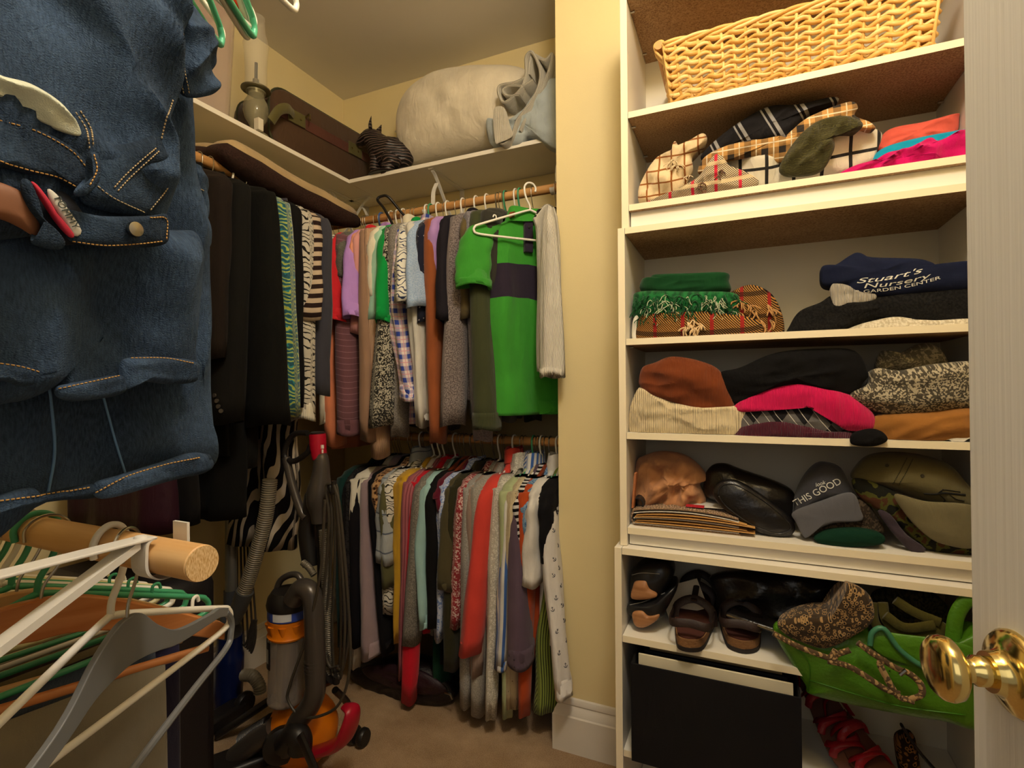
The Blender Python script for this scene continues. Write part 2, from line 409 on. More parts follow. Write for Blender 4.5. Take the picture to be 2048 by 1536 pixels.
unit('topmost white shelf unit holding the wicker basket and scarves', xt0, xin+.0185, YT, zm1+.001, tTop+.10, [tTop+.018, tA, tB], (zm1+.004, tB-.0165), pins=[(tTop+.018, YT+.05), (tTop+.018, UB-.06), (tA, YT+.05), (tA, UB-.06)])
unit('middle white shelf unit holding sweaters and caps', xm0, xin+.0195, YM, zl1+.001, zm1, [zm1, zmD, zmE, zmF], (zl1+.003, zmF-.0165), pins=[(zmD, YM+.05), (zmE, YM+.05)])
unit('lowest white shelf unit holding shoes, handbags and a black file box', xl0, xin+.022, YLo, 0.0, zl1, [zl1, zlH, zlI, .06], (0.001, .043), pins=[(zlH, YLo+.05), (zlI, YLo+.05)])
# ---------------------------------------------------------------- door
def doormat():
    m, n = newmat('door_paint', .5, 0, .4); tc = n('TexCoord').outputs['Object']
    mp = n('Mapping', iVector=tc, iScale=(160, 160, 2.5)).outputs[0]
    z = n('TexNoise', iVector=mp, iScale=1., iDetail=4.)
    n.b.inputs['Base Color'].default_value = lin('e6e3dc')
    n.link(n('Bump', iStrength=.35, iDistance=.002, iHeight=z.outputs[0]).outputs[0], n.b.inputs['Normal']); return m
def c2w(r, f, z): p = CAM+np.array([.9145, .4045, 0])*r+np.array([-.4045, .9145, 0])*f; return Vector((p[0], p[1], z))
ang = math.atan2(.9145*.98+.4045*.2, -.4045*.98+.9145*.2)      # door runs along this heading from hinge to edge
d_ = Vector((cos(ang), sin(ang), 0))
edge = c2w(.4440, .5035, 0)
DW, DT = .74, .035
door = struct(bpy.data.objects.new('door_1', None)); col.objects.link(door)
hinge = edge-d_*DW; door.location = hinge; door.rotation_euler = (0, 0, ang)
door['label'] = 'white grained door standing open with a brass knob'
MB().box((0, -DT, .008), (DW, 0, 2.03)).build('door_leaf', doormat(), door, smooth=0, bevel=.0015)
M_brass = plain('polished_brass', 'e6cc84', .16, 1.0)
kz = .972; kx = DW-.058
kn = MB()
kn.lathe([(.001, 0), (.036, 0), (.036, .003), (.033, .007), (.025, .010), (.019, .013), (.0175, .018), (.0165, .022), (.001, .022)], 40, ax='y')
kn.build('rosette', M_brass, door, loc=(kx, 0, kz), smooth=60)
kb = MB().lathe([(.001, .020), (.0115, .020), (.0125, .024), (.0125, .032), (.010, .034), (.0095, .040), (.012, .043), (.020, .045), (.0255, .049), (.0270, .054), (.0260, .059), (.022, .063), (.015, .0655), (.007, .0665), (.001, .0668)], 44, ax='y')
kb.build('knob', M_brass, door, loc=(kx, 0, kz), smooth=70)
# ---------------------------------------------------------------- hangers
HOOK = [(0, 0, -.078), (.002, 0, -.060), (.013, 0, -.040), (.0205, 0, -.018)]+[(.0222*cos(q), 0, .0222*sin(q)) for q in np.linspace(0, R(170), 9)]+[(-.0205, 0, -.008)]
HP = {}
def hanger_parts(kind, c):
    """mesh parts of one hanger: list of (name, mesh builder, material)"""
    steel = plain('hanger_wire_steel', 'b8b4aa', .28, 1.)
    hk = spline(HOOK, 4)
    if kind == 'wire':
        body = spline([(0, 0, -.078), (.02, 0, -.088), (.19, 0, -.150), (.207, 0, -.160), (.195, 0, -.168), (-.195, 0, -.168), (-.207, 0, -.160), (-.19, 0, -.150), (-.02, 0, -.088), (0, 0, -.078)], 5)
        return [('hook', MB().tube(hk, .0014, 7), steel), ('body', MB().tube(body, .0014, 7), steel)]
    if kind == 'plastic':
        m = plain('hanger_plastic_'+c, c, .32, 0, .5); b = MB()
        b.tube(spline([(0, 0, -.076), (.035, 0, -.088), (.185, 0, -.146), (.208, 0, -.158), (.212, 0, -.172), (.195, 0, -.182), (.1, 0, -.184), (-.1, 0, -.184), (-.195, 0, -.182), (-.212, 0, -.172), (-.208, 0, -.158), (-.185, 0, -.146), (-.035, 0, -.088), (0, 0, -.076)], 6), .0042, 9)
        b.tube(spline([(.13, 0, -.128), (.131, 0, -.112), (.139, 0, -.110), (.142, 0, -.118)], 4), .0022, 7).tube(spline([(-.13, 0, -.128), (-.131, 0, -.112), (-.139, 0, -.110), (-.142, 0, -.118)], 4), .0022, 7)
        return [('hook', MB().tube(hk, .0037, 9), m), ('body', b, m)]
    if kind == 'wood':
        m = woodmat('hanger_wood_'+c, *{'light': ('c78f55', 'e3b67c'), 'red': ('6e2f1c', '8f4426'), 'orange': ('b9762f', 'd79a55')}[c], axis='X')
        P = spline([(-.215, 0, -.150), (-.12, 0, -.108), (-.04, 0, -.082), (0, 0, -.076), (.04, 0, -.082), (.12, 0, -.108), (.215, 0, -.150)], 5)
        rings = [[(x, y*(.5+.5*abs(x)/.2), z-h*(1.05-.35*abs(x)/.215)) for y, h in ((-.008, -.004), (.008, -.004), (.0085, .022), (-.0085, .022))] for x, _, z in P]
        bar = MB().tube([(-.19, 0, -.172), (.19, 0, -.172)], .0055, 10)
        return [('hook', MB().tube(hk, .0018, 8), steel), ('shoulders', MB().loft(rings), m), ('trouser_bar', bar, m)]
    m = plain('hanger_flat_'+c, c, .6 if kind == 'velvet' else .35, 0, .3)
    P = spline([(-.205, 0, -.156), (-.19, 0, -.143), (-.10, 0, -.108), (-.03, 0, -.084), (0, 0, -.078), (.03, 0, -.084), (.10, 0, -.108), (.19, 0, -.143), (.205, 0, -.156)], 5)
    rings = [[(x, y, z-h) for y, h in ((-.003, 0), (.003, 0), (.003, .013), (-.003, .013))] for x, _, z in P]
    b = MB().loft(rings); b.tube(spline([(.203, 0, -.160), (.208, 0, -.172), (.195, 0, -.182), (-.195, 0, -.182), (-.208, 0, -.172), (-.203, 0, -.160)], 5), .0035, 7)
    return [('hook', MB().tube(hk, .0016 if kind == 'velvet' else .0032, 8), steel if kind == 'velvet' else m), ('body', b, m)]
def hanger(kind, c, loc, rz, label, group):
    key = (kind, c)
    if key not in HP:
        e = empty('clothes_hanger', label, 'hanger', loc, (0, 0, rz), group)
        for nm, mb, m in hanger_parts(kind, c): mb.build(nm, m, e, smooth=50)
        HP[key] = e; return e
    e = copy_tree(HP[key]); e.location = loc; e.rotation_euler = (0, 0, rz); tag(e, label, 'hanger', group); return e

# ---------------------------------------------------------------- hanging garments
def torso(zn, L, w1=.215, t1=.022, A=.008, seed=0, K=26, N=44, lean=(0, 0), kf=38., neck=.055, wmax=.205):
    rr = random.Random(seed); p1, p2, p3 = [rr.uniform(0, 6.3) for _ in range(3)]
    rings = []
    ds = [0, .012, .03, .05, .075, .10, .13]+list(np.linspace(.17, L, K-7))
    for d in ds:
        v = d/L; wd = lerp([0, .03, .07, .105, .17, L], [neck, .11, .18, wmax, wmax*.97, w1], d); t = lerp([0, .05, .12, L], [.016, .02, .022, t1], d)
        a = A*min(1, d/.3); ring = []
        for j in range(N):
            q = 2*pi*j/N; c, s_ = cos(q), sin(q)
            s = wd*math.copysign(abs(c)**.75, c); n = t*math.copysign(abs(s_)**.8, s_)
            n += a*sin(s*kf+p1+.9*d)+.5*a*sin(s*kf*2.1+p2-2*d)+.3*a*sin(d*17+p3+s*9)
            s += a*.5*sin(d*14+p2)
            ring.append((s+lean[0]*v*v, n+lean[1]*v*v, zn-d-.018*(abs(s)/.2)*min(1, d/.05)*(1-v)))
        rings.append(ring)
    def inner(r, k, dz):
        cx = sum(p[0] for p in r)/len(r); cy = sum(p[1] for p in r)/len(r)
        return [(cx+(p[0]-cx)*k, cy+(p[1]-cy)*k*.9, p[2]+dz) for p in r]
    rings += [inner(rings[-1], .97, .001), inner(rings[-1], .95, .05)]
    return MB().loft(rings)
def sleeve(P, ws, wn, seed=0, K=22, N=22, fold=.10, end=None, open_=True):
    rr = random.Random(seed); p1, p2, p3 = [rr.uniform(0, 6.3) for _ in range(3)]
    S = spline(P, max(2, K//(len(P)-1))); rings = []; n = len(S)
    for i, p in enumerate(S):
        v = i/(n-1); a = lerp([0, .15, .5, 1], ws, v); b = lerp([0, .15, .5, 1], wn, v); ring = []
        for j in range(N):
            q = 2*pi*j/N
            k = 1+fold*min(1, v*4)*(.6*sin(3*q+p1+v*3)+.5*sin(5*q+p2-v*5)+.5*sin(v*26+p3+2*q))
            ring.append((p[0]+a*k*cos(q), p[1]+b*k*sin(q), p[2]+.006*sin(2*q+p2)*v))
        rings.append(ring)
    if open_:
        r = rings[-1]; c = S[-1]
        for k, dz in ((.93, .002), (.86, .05)): rings.append([(c[0]+(p[0]-c[0])*k, c[1]+(p[1]-c[1])*k, p[2]+dz) for p in r])
    return MB().loft(rings)
def collar(zn, kind):
    a, b = .062, .030; rings = []
    prof = {'polo': [(.90, -.012), (.92, .028), (1.05, .034), (1.28, .004), (1.34, -.016)], 'shirt': [(.9, -.012), (.92, .036), (1.04, .040), (1.25, .006), (1.30, -.010)],
            'crew': [(1.0, -.012), (.93, .006), (.90, .008), (.86, -.01)], 'turtle': [(1., -.02), (.9, .04), (.95, .055), (1.06, .05), (1.1, .0)]}[kind]
    for k, z in prof: rings.append([(a*k*cos(q), b*k*sin(q), zn+z-.012*cos(q)*(k > 1.2)+.004*sin(3*q)) for q in np.linspace(0, 2*pi, 28, endpoint=False)])
    return MB().loft(rings, cap=(0, 0))
class Row:
    def __init__(s, axis, c, z, tip): s.axis, s.c, s.z, s.tip = axis, c, z, tip
    def plane(s, off): return {'Y': s.c-off} if s.axis == 'back' else {'X': s.c+off}
    def local(s, P, g): return (s.c-P.y, P.x-g, P.z-s.z) if s.axis == 'back' else (P.x-s.c, P.y-g, P.z-s.z)
    def pos(s, g): return (g, s.c, s.z) if s.axis == 'back' else (s.c, g, s.z)
    def rz(s): return R(-90) if s.axis == 'back' else 0.
UP = Row('back', YR, ZR, .2); LO = Row('back', YR, ZR2, .2); LF = Row('left', XLR, ZR, .2)
HANG = {'w': ('plastic', 'eeeae0', 'white tubular plastic hanger'), 'g': ('plastic', '3f9a6e', 'green tubular plastic hanger'), 'b': ('plastic', '3a5fa8', 'blue tubular plastic hanger'),
        's': ('wire', '', 'bright steel wire hanger'), 'k': ('velvet', '1c1a1a', 'slim black hanger with steel hook'), 'r': ('wood', 'red', 'dark red wooden hanger with steel hook'), 'o': ('wood', 'orange', 'orange wooden hanger with steel hook')}
ROWN = {id(UP): 'on the upper back rod', id(LO): 'on the lower back rod', id(LF): 'on the side wall rod'}
gid = [0]
def garment(row, name, label, cat, mat, sh, end, hem=None, w=.055, cut='long', col_=None, cuff=None, hg='s', L=None, yaw=0., flare=1., A=.009, t1=.022, both=True, soff=.245, wide=None, cmat=None, fold=.10, sw=None, g=None, wmax=.205, mid=0.):
    """sh: photo pixel of the front shoulder; end: pixel of the sleeve end (None: sleeveless)"""
    gid[0] += 1; sd = gid[0]*7+3; rr = random.Random(sd)
    P = at(sh[0], sh[1], **row.plane(.205)); gpos = (P.x if row.axis == 'back' else P.y) if g is None else g
    zn = -.082
    e = empty(name, label, cat, row.pos(gpos), (0, 0, row.rz()+R(yaw)))
    Lb = L or .66
    if hem: Lb = row.z+zn-at(hem[0], hem[1], **row.plane(.2)).z
    torso(zn, Lb, .205*flare, t1, A, sd, wmax=wmax).build('torso', mat, e, smooth=180)
    if end is not None:
        E = row.local(at(end[0], end[1], **row.plane(soff)), gpos); S = (.188, 0, zn-.062)
        if yaw:
            c, s_ = cos(-R(yaw)), sin(-R(yaw)); E = (E[0]*c-E[1]*s_, E[0]*s_+E[1]*c, E[2])
        md = [S[i]+(E[i]-S[i])*.5 for i in range(3)]
        pts = [(S[0]-.05, S[1], S[2]+.032), S, (S[0]+.035, S[1]+(E[1]-S[1])*.12, S[2]-.045), (md[0]+.02, md[1]+mid, md[2]), E]
        w *= 1.35 if cut == 'short' else 1.15
        wn = w*.62
        ws = sw or [.05, .072, .062, w/.9 if cut == 'short' else w]
        sl = sleeve(pts, ws, [.02, .036, .034, wn], sd, fold=fold).build('sleeve', mat, e, smooth=180)
        if cuff:
            d = Vector(E)-Vector(md); d.normalize(); h = .06 if cuff != 'band' else .028
            Q = [tuple(Vector(E)-d*h*(1-k)) for k in (0, .5, 1)]
            sleeve(Q, [w*1.04]*4, [wn*1.08]*4, sd, K=4, fold=fold*.6).build('cuff', cmat or (cuff if cuff not in ('band',) else mat), sl, smooth=180)
        if both:
            k = -1; R_ = [(-p[0]*1., p[1]*.3, p[2]) for p in pts]
            sleeve(R_, ws, [.02, .034, .03, wn*.8], sd+1, K=14, N=14, fold=fold).build('sleeve', mat, e, smooth=180)
    if col_: collar(zn, col_).build('collar', cmat or mat, e, smooth=60)
    if hg:
        k, c, lb = HANG[hg]
        hanger(k, c, row.pos(gpos), row.rz()+R(yaw), lb.split(' with')[0]+' holding the '+' '.join(label.split()[:7 if label.split()[6:7] not in (['the'], ['with'], ['a'], ['and'], ['beside'], ['in'], ['of'], ['under']) else 6]), lb.split(' with')[0]+'s '+ROWN[id(row)])
    return e
# ---------------------------------------------------------------- upper back rod, left to right
def polo(c, **k): return fab(c, bump=.25, **k)
garment(UP, 'long_shirt', 'peach orange long-sleeved top beside the red polo', 'shirt', fab('e58a62'), (664, 510), (672, 890), hem=(690, 900), w=.045, hg='s')
garment(UP, 'long_shirt', 'dark olive top wedged behind the red polo', 'shirt', fab('55503f'), (672, 505), (664, 600), hem=(700, 870), cut='short', hg='k', wmax=.165, soff=.215)
garment(UP, 'button_shirt', 'cream long-sleeved shirt with buttoned cuff under the red polo sleeve', 'shirt', fab('d6d2c2', bump=.5), (668, 530), (657, 846), w=.036, col_=None, cuff=fab('dcd8c8', bump=.5), hg='s', fold=.2, soff=.26)
garment(UP, 'polo_shirt', 'red polo shirt with short ribbed sleeves', 'polo shirt', polo('d42a33'), (690, 505), (674, 645), w=.060, cut='short', col_='polo', cuff='band', hg='s', L=.5, wmax=.215, soff=.275)
garment(UP, 'knit_shirt', 'dark grey-green knit top between the red and the purple polo', 'top', fab('5b5a50', 'marl', '6d6b60'), (702, 495), (700, 560), hem=(720, 700), cut='short', hg='b', wmax=.165, soff=.215)
garment(UP, 'long_shirt', 'mauve long-sleeved shirt with thin pale pinstripes', 'shirt', fab('6d4850', 'pin', '94707a', s=.8), (700, 560), (703, 868), w=.058, hg='k', fold=.05, soff=.25, cuff=fab('6d4850'))
garment(UP, 'polo_shirt', 'lavender polo shirt with short sleeves', 'polo shirt', polo('b98ddb'), (722, 497), (709, 636), cut='short', col_='polo', cuff='band', hg='w', L=.52, wmax=.215, soff=.275, w=.040)
garment(UP, 't_shirt', 'peach pink tee shirt beside the lavender polo', 'shirt', polo('eba084'), (733, 495), (726, 625), w=.04, cut='short', hg='s', L=.6, wmax=.165, soff=.215)
garment(UP, 't_shirt', 'dusty pink tee shirt with its sleeve ending lower than the peach one', 'shirt', polo('d99a97'), (737, 500), (724, 670), w=.036, cut='short', hg='w', L=.6, wmax=.165, soff=.215)
garment(UP, 'sweater', 'taupe brown long-sleeved sweater with a beige ribbed cuff', 'sweater', fab('9c7c66', bump=.3), (748, 500), (745, 880), w=.05, col_='crew', hg='w', fold=.06)
garment(UP, 'sweater', 'beige ribbed sweater hanging lowest on the upper rod', 'sweater', fab('c4a084', 'rib', s=.8, bump=.6), (757, 510), (762, 914), w=.042, hg='s', soff=.22, fold=.03)
garment(UP, 'knit_shirt', 'cream knit top with a rolled neck', 'top', fab('e3dcc8'), (768, 490), (764, 600), w=.045, cut='short', col_='turtle', hg='s', L=.62, wmax=.165, soff=.215)
garment(UP, 't_shirt', 'pale mint tee shirt beside the bright green one', 'shirt', polo('a9d3bd'), (775, 505), (759, 645), w=.042, cut='short', hg='s', L=.5, wmax=.165, soff=.215)
garment(UP, 'polo_shirt', 'bright emerald green polo shirt with short sleeves', 'polo shirt', polo('0f9544'), (786, 495), (770, 645), cut='short', col_='polo', cuff='band', hg=None, L=.5, wmax=.215, soff=.275, w=.034)
garment(UP, 'sweater', 'black and white tweed knit sweater with wide sleeve', 'sweater', fab('2a2926', 'tweed', 'bdb8a8', s=.9, bump=.8), (798, 510), (765, 852), w=.062, sw=[.05, .066, .06, .066], hg='w', fold=.05, soff=.26)
garment(UP, 'knit_shirt', 'grey heather sweater with its hem showing under the tweed sleeve', 'sweater', fab('6f6a66', 'marl', '8d8883'), (806, 500), (800, 872), w=.04, hg='g', soff=.2)
garment(UP, 'plaid_shirt', 'blue, pink and white plaid long-sleeved shirt', 'shirt', fab('e4d3cf', 'plaid', '33469c', s=.75, c3='d98fa0', bump=.5), (806, 500), (826, 800), w=.050, col_='shirt', hem=(835, 850), hg='s', fold=.22, cuff=fab('dcd3d6', 'plaid', '33469c', s=.5, c3='d98fa0'), sw=[.05, .062, .058, .05], mid=-.03)
garment(UP, 't_shirt', 'white tee shirt with dark blue line figures', 'shirt', fab('dedcd2', 'lines', '2c3a5e', s=.8), (822, 485), (818, 607), w=.05, cut='short', col_='crew', hg='w', L=.55, wmax=.215, soff=.275)
garment(UP, 'button_shirt', 'crumpled off-white long-sleeved shirt beside the plaid shirt', 'shirt', fab('cfcdc6', bump=.6), (836, 540), (848, 853), w=.034, hg='s', fold=.2)
garment(UP, 't_shirt', 'light blue heather tee shirt', 'shirt', fab('8fa8cc', 'marl', 'a9bcd8'), (842, 490), (838, 618), cut='short', col_='crew', hg='w', L=.4, wmax=.215, soff=.275, w=.044)
garment(UP, 'blouse', 'navy blouse with small white dots', 'blouse', fab('1e2134', 'dots', 'c8c4c8', s=1.), (862, 520), (856, 648), w=.04, cut='short', hg='k', L=.55, wmax=.165, soff=.215)
garment(UP, 'sweater', 'rust brown long-sleeved sweater', 'sweater', fab('96532f', bump=.3), (875, 505), (876, 885), w=.038, hg='w', fold=.05)
garment(UP, 't_shirt', 'lilac tee shirt beside the black polo', 'shirt', polo('a884c0'), (884, 500), (881, 612), w=.032, cut='short', hg='s', L=.6, wmax=.165, soff=.215)
garment(UP, 'polo_shirt', 'black polo shirt with short sleeves', 'polo shirt', polo('1f1c24'), (903, 490), (895, 642), cut='short', col_='polo', hg='w', L=.5, wmax=.215, soff=.275, w=.040)
garment(UP, 'sweatshirt', 'charcoal grey marled sweatshirt with puffed sleeve', 'sweatshirt', fab('5c5353', 'marl', '8a807f', bump=.5), (926, 488), (906, 850), w=.058, sw=[.05, .068, .06, .068], col_='crew', hg='w', fold=.09, soff=.26, L=.74)
garment(UP, 'sweater', 'olive brown sweater behind the dark green one', 'sweater', fab('5e5236'), (948, 490), (941, 640), w=.04, cut='short', col_='crew', hg='s', L=.5, wmax=.165, soff=.215)
garment(UP, 'sweater', 'dark olive green long-sleeved sweater with flat cuff', 'sweater', fab('3b4029', bump=.4), (966, 490), (975, 858), w=.060, sw=[.05, .072, .07, .066], col_='crew', hg='g', fold=.04, cuff=fab('3b4029', 'rib', s=.8), soff=.255, wmax=.18)
garment(UP, 'sweater', 'charcoal sweater between the olive sweater and the green polo', 'sweater', fab('33322c'), (988, 490), (1014, 842), w=.045, hg='w', fold=.05, soff=.13, wmax=.14, both=False)
garment(UP, 'sweatshirt', 'grey knit with its hem hanging below the olive sweater', 'sweatshirt', fab('6a6670', 'marl', '88858c'), (955, 500), (966, 880), w=.045, hg='s', soff=.15, both=False)
def green_polo():
    gp = -.72; yw = -45
    e = empty('polo_shirt', 'grass green polo shirt with a navy chest band, hanging at an angle', 'polo shirt', (gp, YR-.145, ZR), (0, 0, R(-90+yw)))
    g1, g2 = fab('3b9030', bump=.35), fab('2b2434', bump=.25)
    zn = -.155; L = .72
    tb = torso(zn, L, .195, .03, .022, 77, kf=30., wmax=.18, K=52); me = tb
    for i, f in enumerate(me.f):
        dd = ([0, .012, .03, .05, .075, .10, .13]+list(np.linspace(.17, L, 45))+[9, 9])[min(i//44, 53)]; me.mi[i] = 1 if .165 < dd < .285 else 0
    tb.build('torso', [g1, g2], e, smooth=180)
    for sg in (1, -1):
        pts = [(sg*.13, 0, zn-.035), (sg*.17, 0, zn-.065), (sg*.195, .01, zn-.12), (sg*.205, .015, zn-.2), (sg*.205, .02, zn-.265)]
        if sg < 0: pts = [(p[0]*.66, p[1], p[2]) for p in pts]
        sl = sleeve(pts, [.045, .06, .06, .062], [.02, .035, .04, .042], 5+sg, fold=.10).build('sleeve', g1, e, smooth=180)
        kx_ = sg*.205*(.66 if sg < 0 else 1); sleeve([(kx_, .019, zn-.242), (kx_, .02, zn-.255), (kx_, .02, zn-.27)], [.064]*4, [.044]*4, 5+sg, K=4, fold=.06).build('cuff', fab('3b9030', 'rib', s=.5), sl, smooth=180)
    collar(zn, 'polo').build('collar', g1, e, smooth=60)
    pk = MB().box((-.016, .0, zn-.13), (.016, .034, zn-.01)); pk.build('placket', g2, e, bevel=.002)
    for k in range(2): MB().lathe([(.0005, 0), (.005, 0), (.005, .002), (.0005, .0025)], 12, ax='y').build('button', plain('button_dark', '2a2a2a', .3), e, loc=(0, .034, zn-.04-.045*k))
    hanger('plastic', 'eeeae0', (gp+.032, YR-.177, ZR-.06), R(-90+yw), 'white tubular plastic hanger lying outside the collar of the green polo', None)
green_polo()
def towel_sleeve():
    """white ribbed cardigan hanging last on the rod, by the stub wall"""
    e = empty('ribbed_cardigan', 'white ribbed knit garment hanging last by the stub wall', 'sweater', (XW-.075, YR-.06, ZR))
    m = fab('ded8cb', 'rib', s=.7, bump=.8)
    t = at(1100, 415, Y=YW-.045); b0 = at(1104, 755, Y=YW-.07)
    rr = []; n = 16
    for i in range(n+1):
        v = i/n; c = t.lerp(b0, v); a = lerp([0, .06, .2, 1], [.012, .022, .030, .046], v); ring = []
        for j in range(24):
            q = 2*pi*j/24; k = 1+.10*sin(4*q+3*v)+.06*sin(7*q-5*v)
            ring.append((c.x-(XW-.075)+a*k*cos(q)*.95, c.y-(YR-.06)+.028*k*sin(q)*(.5 if v < .03 else 1), c.z-ZR+.004*sin(3*q)))
        rr.append(ring)
    rr += [[(p[0]*.97+rr[-1][0][0]*.0, p[1], p[2]+.03) for p in rr[-1]]]
    MB().loft(rr).build('sleeve', m, e, smooth=180)
    torso(-.1, .62, .16, .02, .006, 9, wmax=.15).build('torso', m, e, smooth=180, rot=(0, 0, R(-90)))
    hanger('velvet', '1c1a1a', (XW-.075, YR, ZR), R(-90), 'slim black hanger with steel hook next to the stub wall', None)
towel_sleeve()
# loose hangers on the upper rod
def bare(kind, c, px, row, lb, grp=None, yaw=0, tilt=0):
    P = at(px[0], px[1], **({'Y': YR} if row.axis == 'back' else {'X': XLR}))
    return hanger(kind, c, row.pos(P.x if row.axis == 'back' else P.y), row.rz()+R(yaw), lb, grp)
for k, px in enumerate([(632, 452), (657, 447), (664, 446), (672, 445), (682, 443), (1008, 392), (996, 395), (1013, 391)]): bare('wire', '', (px[0], px[1]), UP, 'bright steel wire hanger on the upper back rod', 'bright steel wire hangers on the upper back rod')
bare('plastic', '3f9a6e', (1040, 386), UP, 'green tubular plastic hanger on the upper back rod', 'green tubular plastic hangers on the upper back rod')
bare('wood', 'red', (1066, 382), UP, 'dark red wooden hanger behind the green polo collar')
# orange wooden clamp hanger at the corner with a black printed scarf
e = empty('clamp_hanger', 'orange wooden clamp hanger in the room corner', 'hanger', at(648, 450, Y=YR), (0, 0, R(-52)))
MB().tube(spline(HOOK, 4), .0016, 7).build('hook', plain('hanger_wire_steel', 'b8b4aa', .28, 1.), e)
MB().box((-.13, -.013, -.115), (.17, .013, -.080)).build('clamp_bar', woodmat('clamp_wood', 'b9702c', 'd8924a', axis='X'), e, smooth=0, bevel=.004)
e = empty('printed_shirt', 'black tee shirt with a bright flame badge, under the clamp hanger', 'shirt', at(648, 450, Y=YR)+Vector((.02, -.03, -.118)), (0, 0, R(-52)))
rings = [[(s*.165*(1-.06*abs(sin(z*9))), (.010+.008*sin(s*9+z*13))*(1 if d else -1), -z) for d, ss in ((1, np.linspace(-1, 1, 16)), (0, np.linspace(1, -1, 16))) for s in ss] for z in np.linspace(0, .5, 16)]
MB().loft(rings).build('torso', fab('17151a'), e, smooth=180)
bd = [(.042*cos(q)*(1+.25*abs(sin(1.5*q))), 0, .052*sin(q)*(1+.2*abs(cos(2*q)))) for q in np.linspace(0, 2*pi, 30, endpoint=False)]
for k, (sc, c) in enumerate(((1., '3d8fc0'), (.8, 'e0b53a'), (.62, 'd9531f'), (.34, '1d1512'))):
    MB().loft([[(p[0]*sc, -.0015*k, p[2]*sc) for p in bd], [(p[0]*sc, -.0015*k-.0014, p[2]*sc) for p in bd]]).build('badge', plain('print_'+c, c, .6), e, loc=(.115, -.021, -.115))
# the big black hanger propped up above the others
e = empty('clothes_hanger', 'large black tubular hanger standing propped up above the green polo', 'hanger', at(795, 470, Y=YR-.1))
P0 = at(797, 472, Y=YR-.12); pts = [at(797, 472, Y=YR-.12), at(770, 420, Y=YR-.11), at(755, 400, Y=YR-.10), at(765, 392, Y=YR-.09), at(778, 395, Y=YR-.08), at(803, 425, Y=YR-.04), at(825, 448, Y=YR), at(838, 470, Y=YR+.03)]
MB().tube([tuple(Vector(p)-e.location) for p in spline([tuple(p) for p in pts], 6)], .0058, 10).build('arm', plain('black_plastic', '141313', .35), e)
# ---------------------------------------------------------------- lower back rod, left to right
def G(*a, **k): return garment(LO, *a, **k)
G('long_shirt', 'dark teal top hanging first on the lower rod beside the vacuum', 'shirt', fab('10312f'), (703, 945), (690, 1290), w=.03, hem=(700, 1300), hg='k')
G('lace_blouse', 'black ruffled lace blouse with long sleeve', 'blouse', fab('131214', 'floral', '2c2a2c', s=.6, bump=1., weave=150.), (716, 957), (704, 1260), w=.045, hg='s', fold=.2)
G('long_shirt', 'plain black long-sleeved shirt next to the lace blouse', 'shirt', fab('17151a'), (728, 952), (722, 1285), w=.045, hg='k')
G('blouse', 'white eyelet blouse with its tip showing under the black shirts', 'blouse', fab('d8d4c8'), (734, 955), (712, 1335), w=.018, hg='s', fold=.2)
mg = G('button_shirt', 'mauve grey satin shirt with buttoned cuff', 'shirt', fab('96828a', bump=.3, sheen=.5, rough=.6), (744, 957), (745, 1308), w=.046, sw=[.03, .045, .050, .056], col_=None, cuff=fab('9a868e', sheen=.5), hg='s', fold=.06, soff=.26)
G('jacket', 'black jacket beside the mauve grey shirt', 'jacket', fab('121115'), (762, 950), (776, 1303), w=.03, hg='k')
G('blouse', 'leopard print blouse seen as a narrow strip', 'blouse', fab('b08a60', 'leopard', '5a3a22', c3='1c120c', s=.7), (770, 955), (774, 1095), w=.022, cut='short', hg='s')
G('blouse', 'pale blue-grey blouse with a striped band across the sleeve', 'blouse', fab('a2a8ac', 'pin', '5d6676', s=2.4, bump=.6), (786, 950), (781, 1120), w=.044, cut='short', col_='shirt', hg='w', fold=.14)
G('t_shirt', 'olive tee shirt just below the blue-grey blouse', 'shirt', fab('5a5838'), (790, 970), (785, 1168), w=.036, cut='short', hg='s', L=.5)
G('blouse', 'white blouse scribbled with black lines, beside the yellow cardigan', 'blouse', fab('d4d0c6', 'lines', '1d1c1c', s=.7), (793, 975), (780, 1224), w=.032, hg='s', fold=.05)
G('cardigan', 'mustard yellow draped cardigan', 'cardigan', fab('c69a2a', bump=.5), (812, 938), (798, 1284), w=.024, sw=[.05, .066, .045, .026], hg='w', fold=.2, hem=(815, 1180))
G('t_shirt', 'white tank top beside the yellow cardigan', 'top', fab('d8d2c8'), (824, 955), None, hem=(822, 1130), hg='w')
G('blouse', 'dusty rose striped blouse beside the red sweater', 'blouse', fab('a8616a', 'vpin', '7d3f48'), (834, 960), (803, 1355), w=.016, hg='w', hem=(820, 1250))
G('sweater', 'bright red long sweater reaching almost to the carpet', 'sweater', fab('c4142a', bump=.3), (845, 958), (819, 1400), w=.036, sw=[.045, .058, .042, .038], hg='s', fold=.10, col_='crew')
G('sweater', 'grey heather sweater with wide sleeve hem', 'sweater', fab('6e6963', 'tweed', '8f8a82', s=.6, bump=.4), (857, 955), (823, 1284), w=.042, hg='w', fold=.05)
G('sweater', 'light aqua knit sweater with loose cuff', 'sweater', fab('9cc3c4', bump=.35), (866, 955), (856, 1252), w=.036, hg='s', fold=.12, cuff='band', mid=-.02)
G('jacket', 'black jersey jacket beside the aqua sweater', 'jacket', fab('141315'), (880, 945), (872, 1250), w=.04, hg='r', hem=(885, 1330))
G('dress', 'dark bottle green dress hanging low over the black bag', 'dress', fab('123324'), (872, 960), None, hem=(866, 1395), hg='k', flare=1.05)
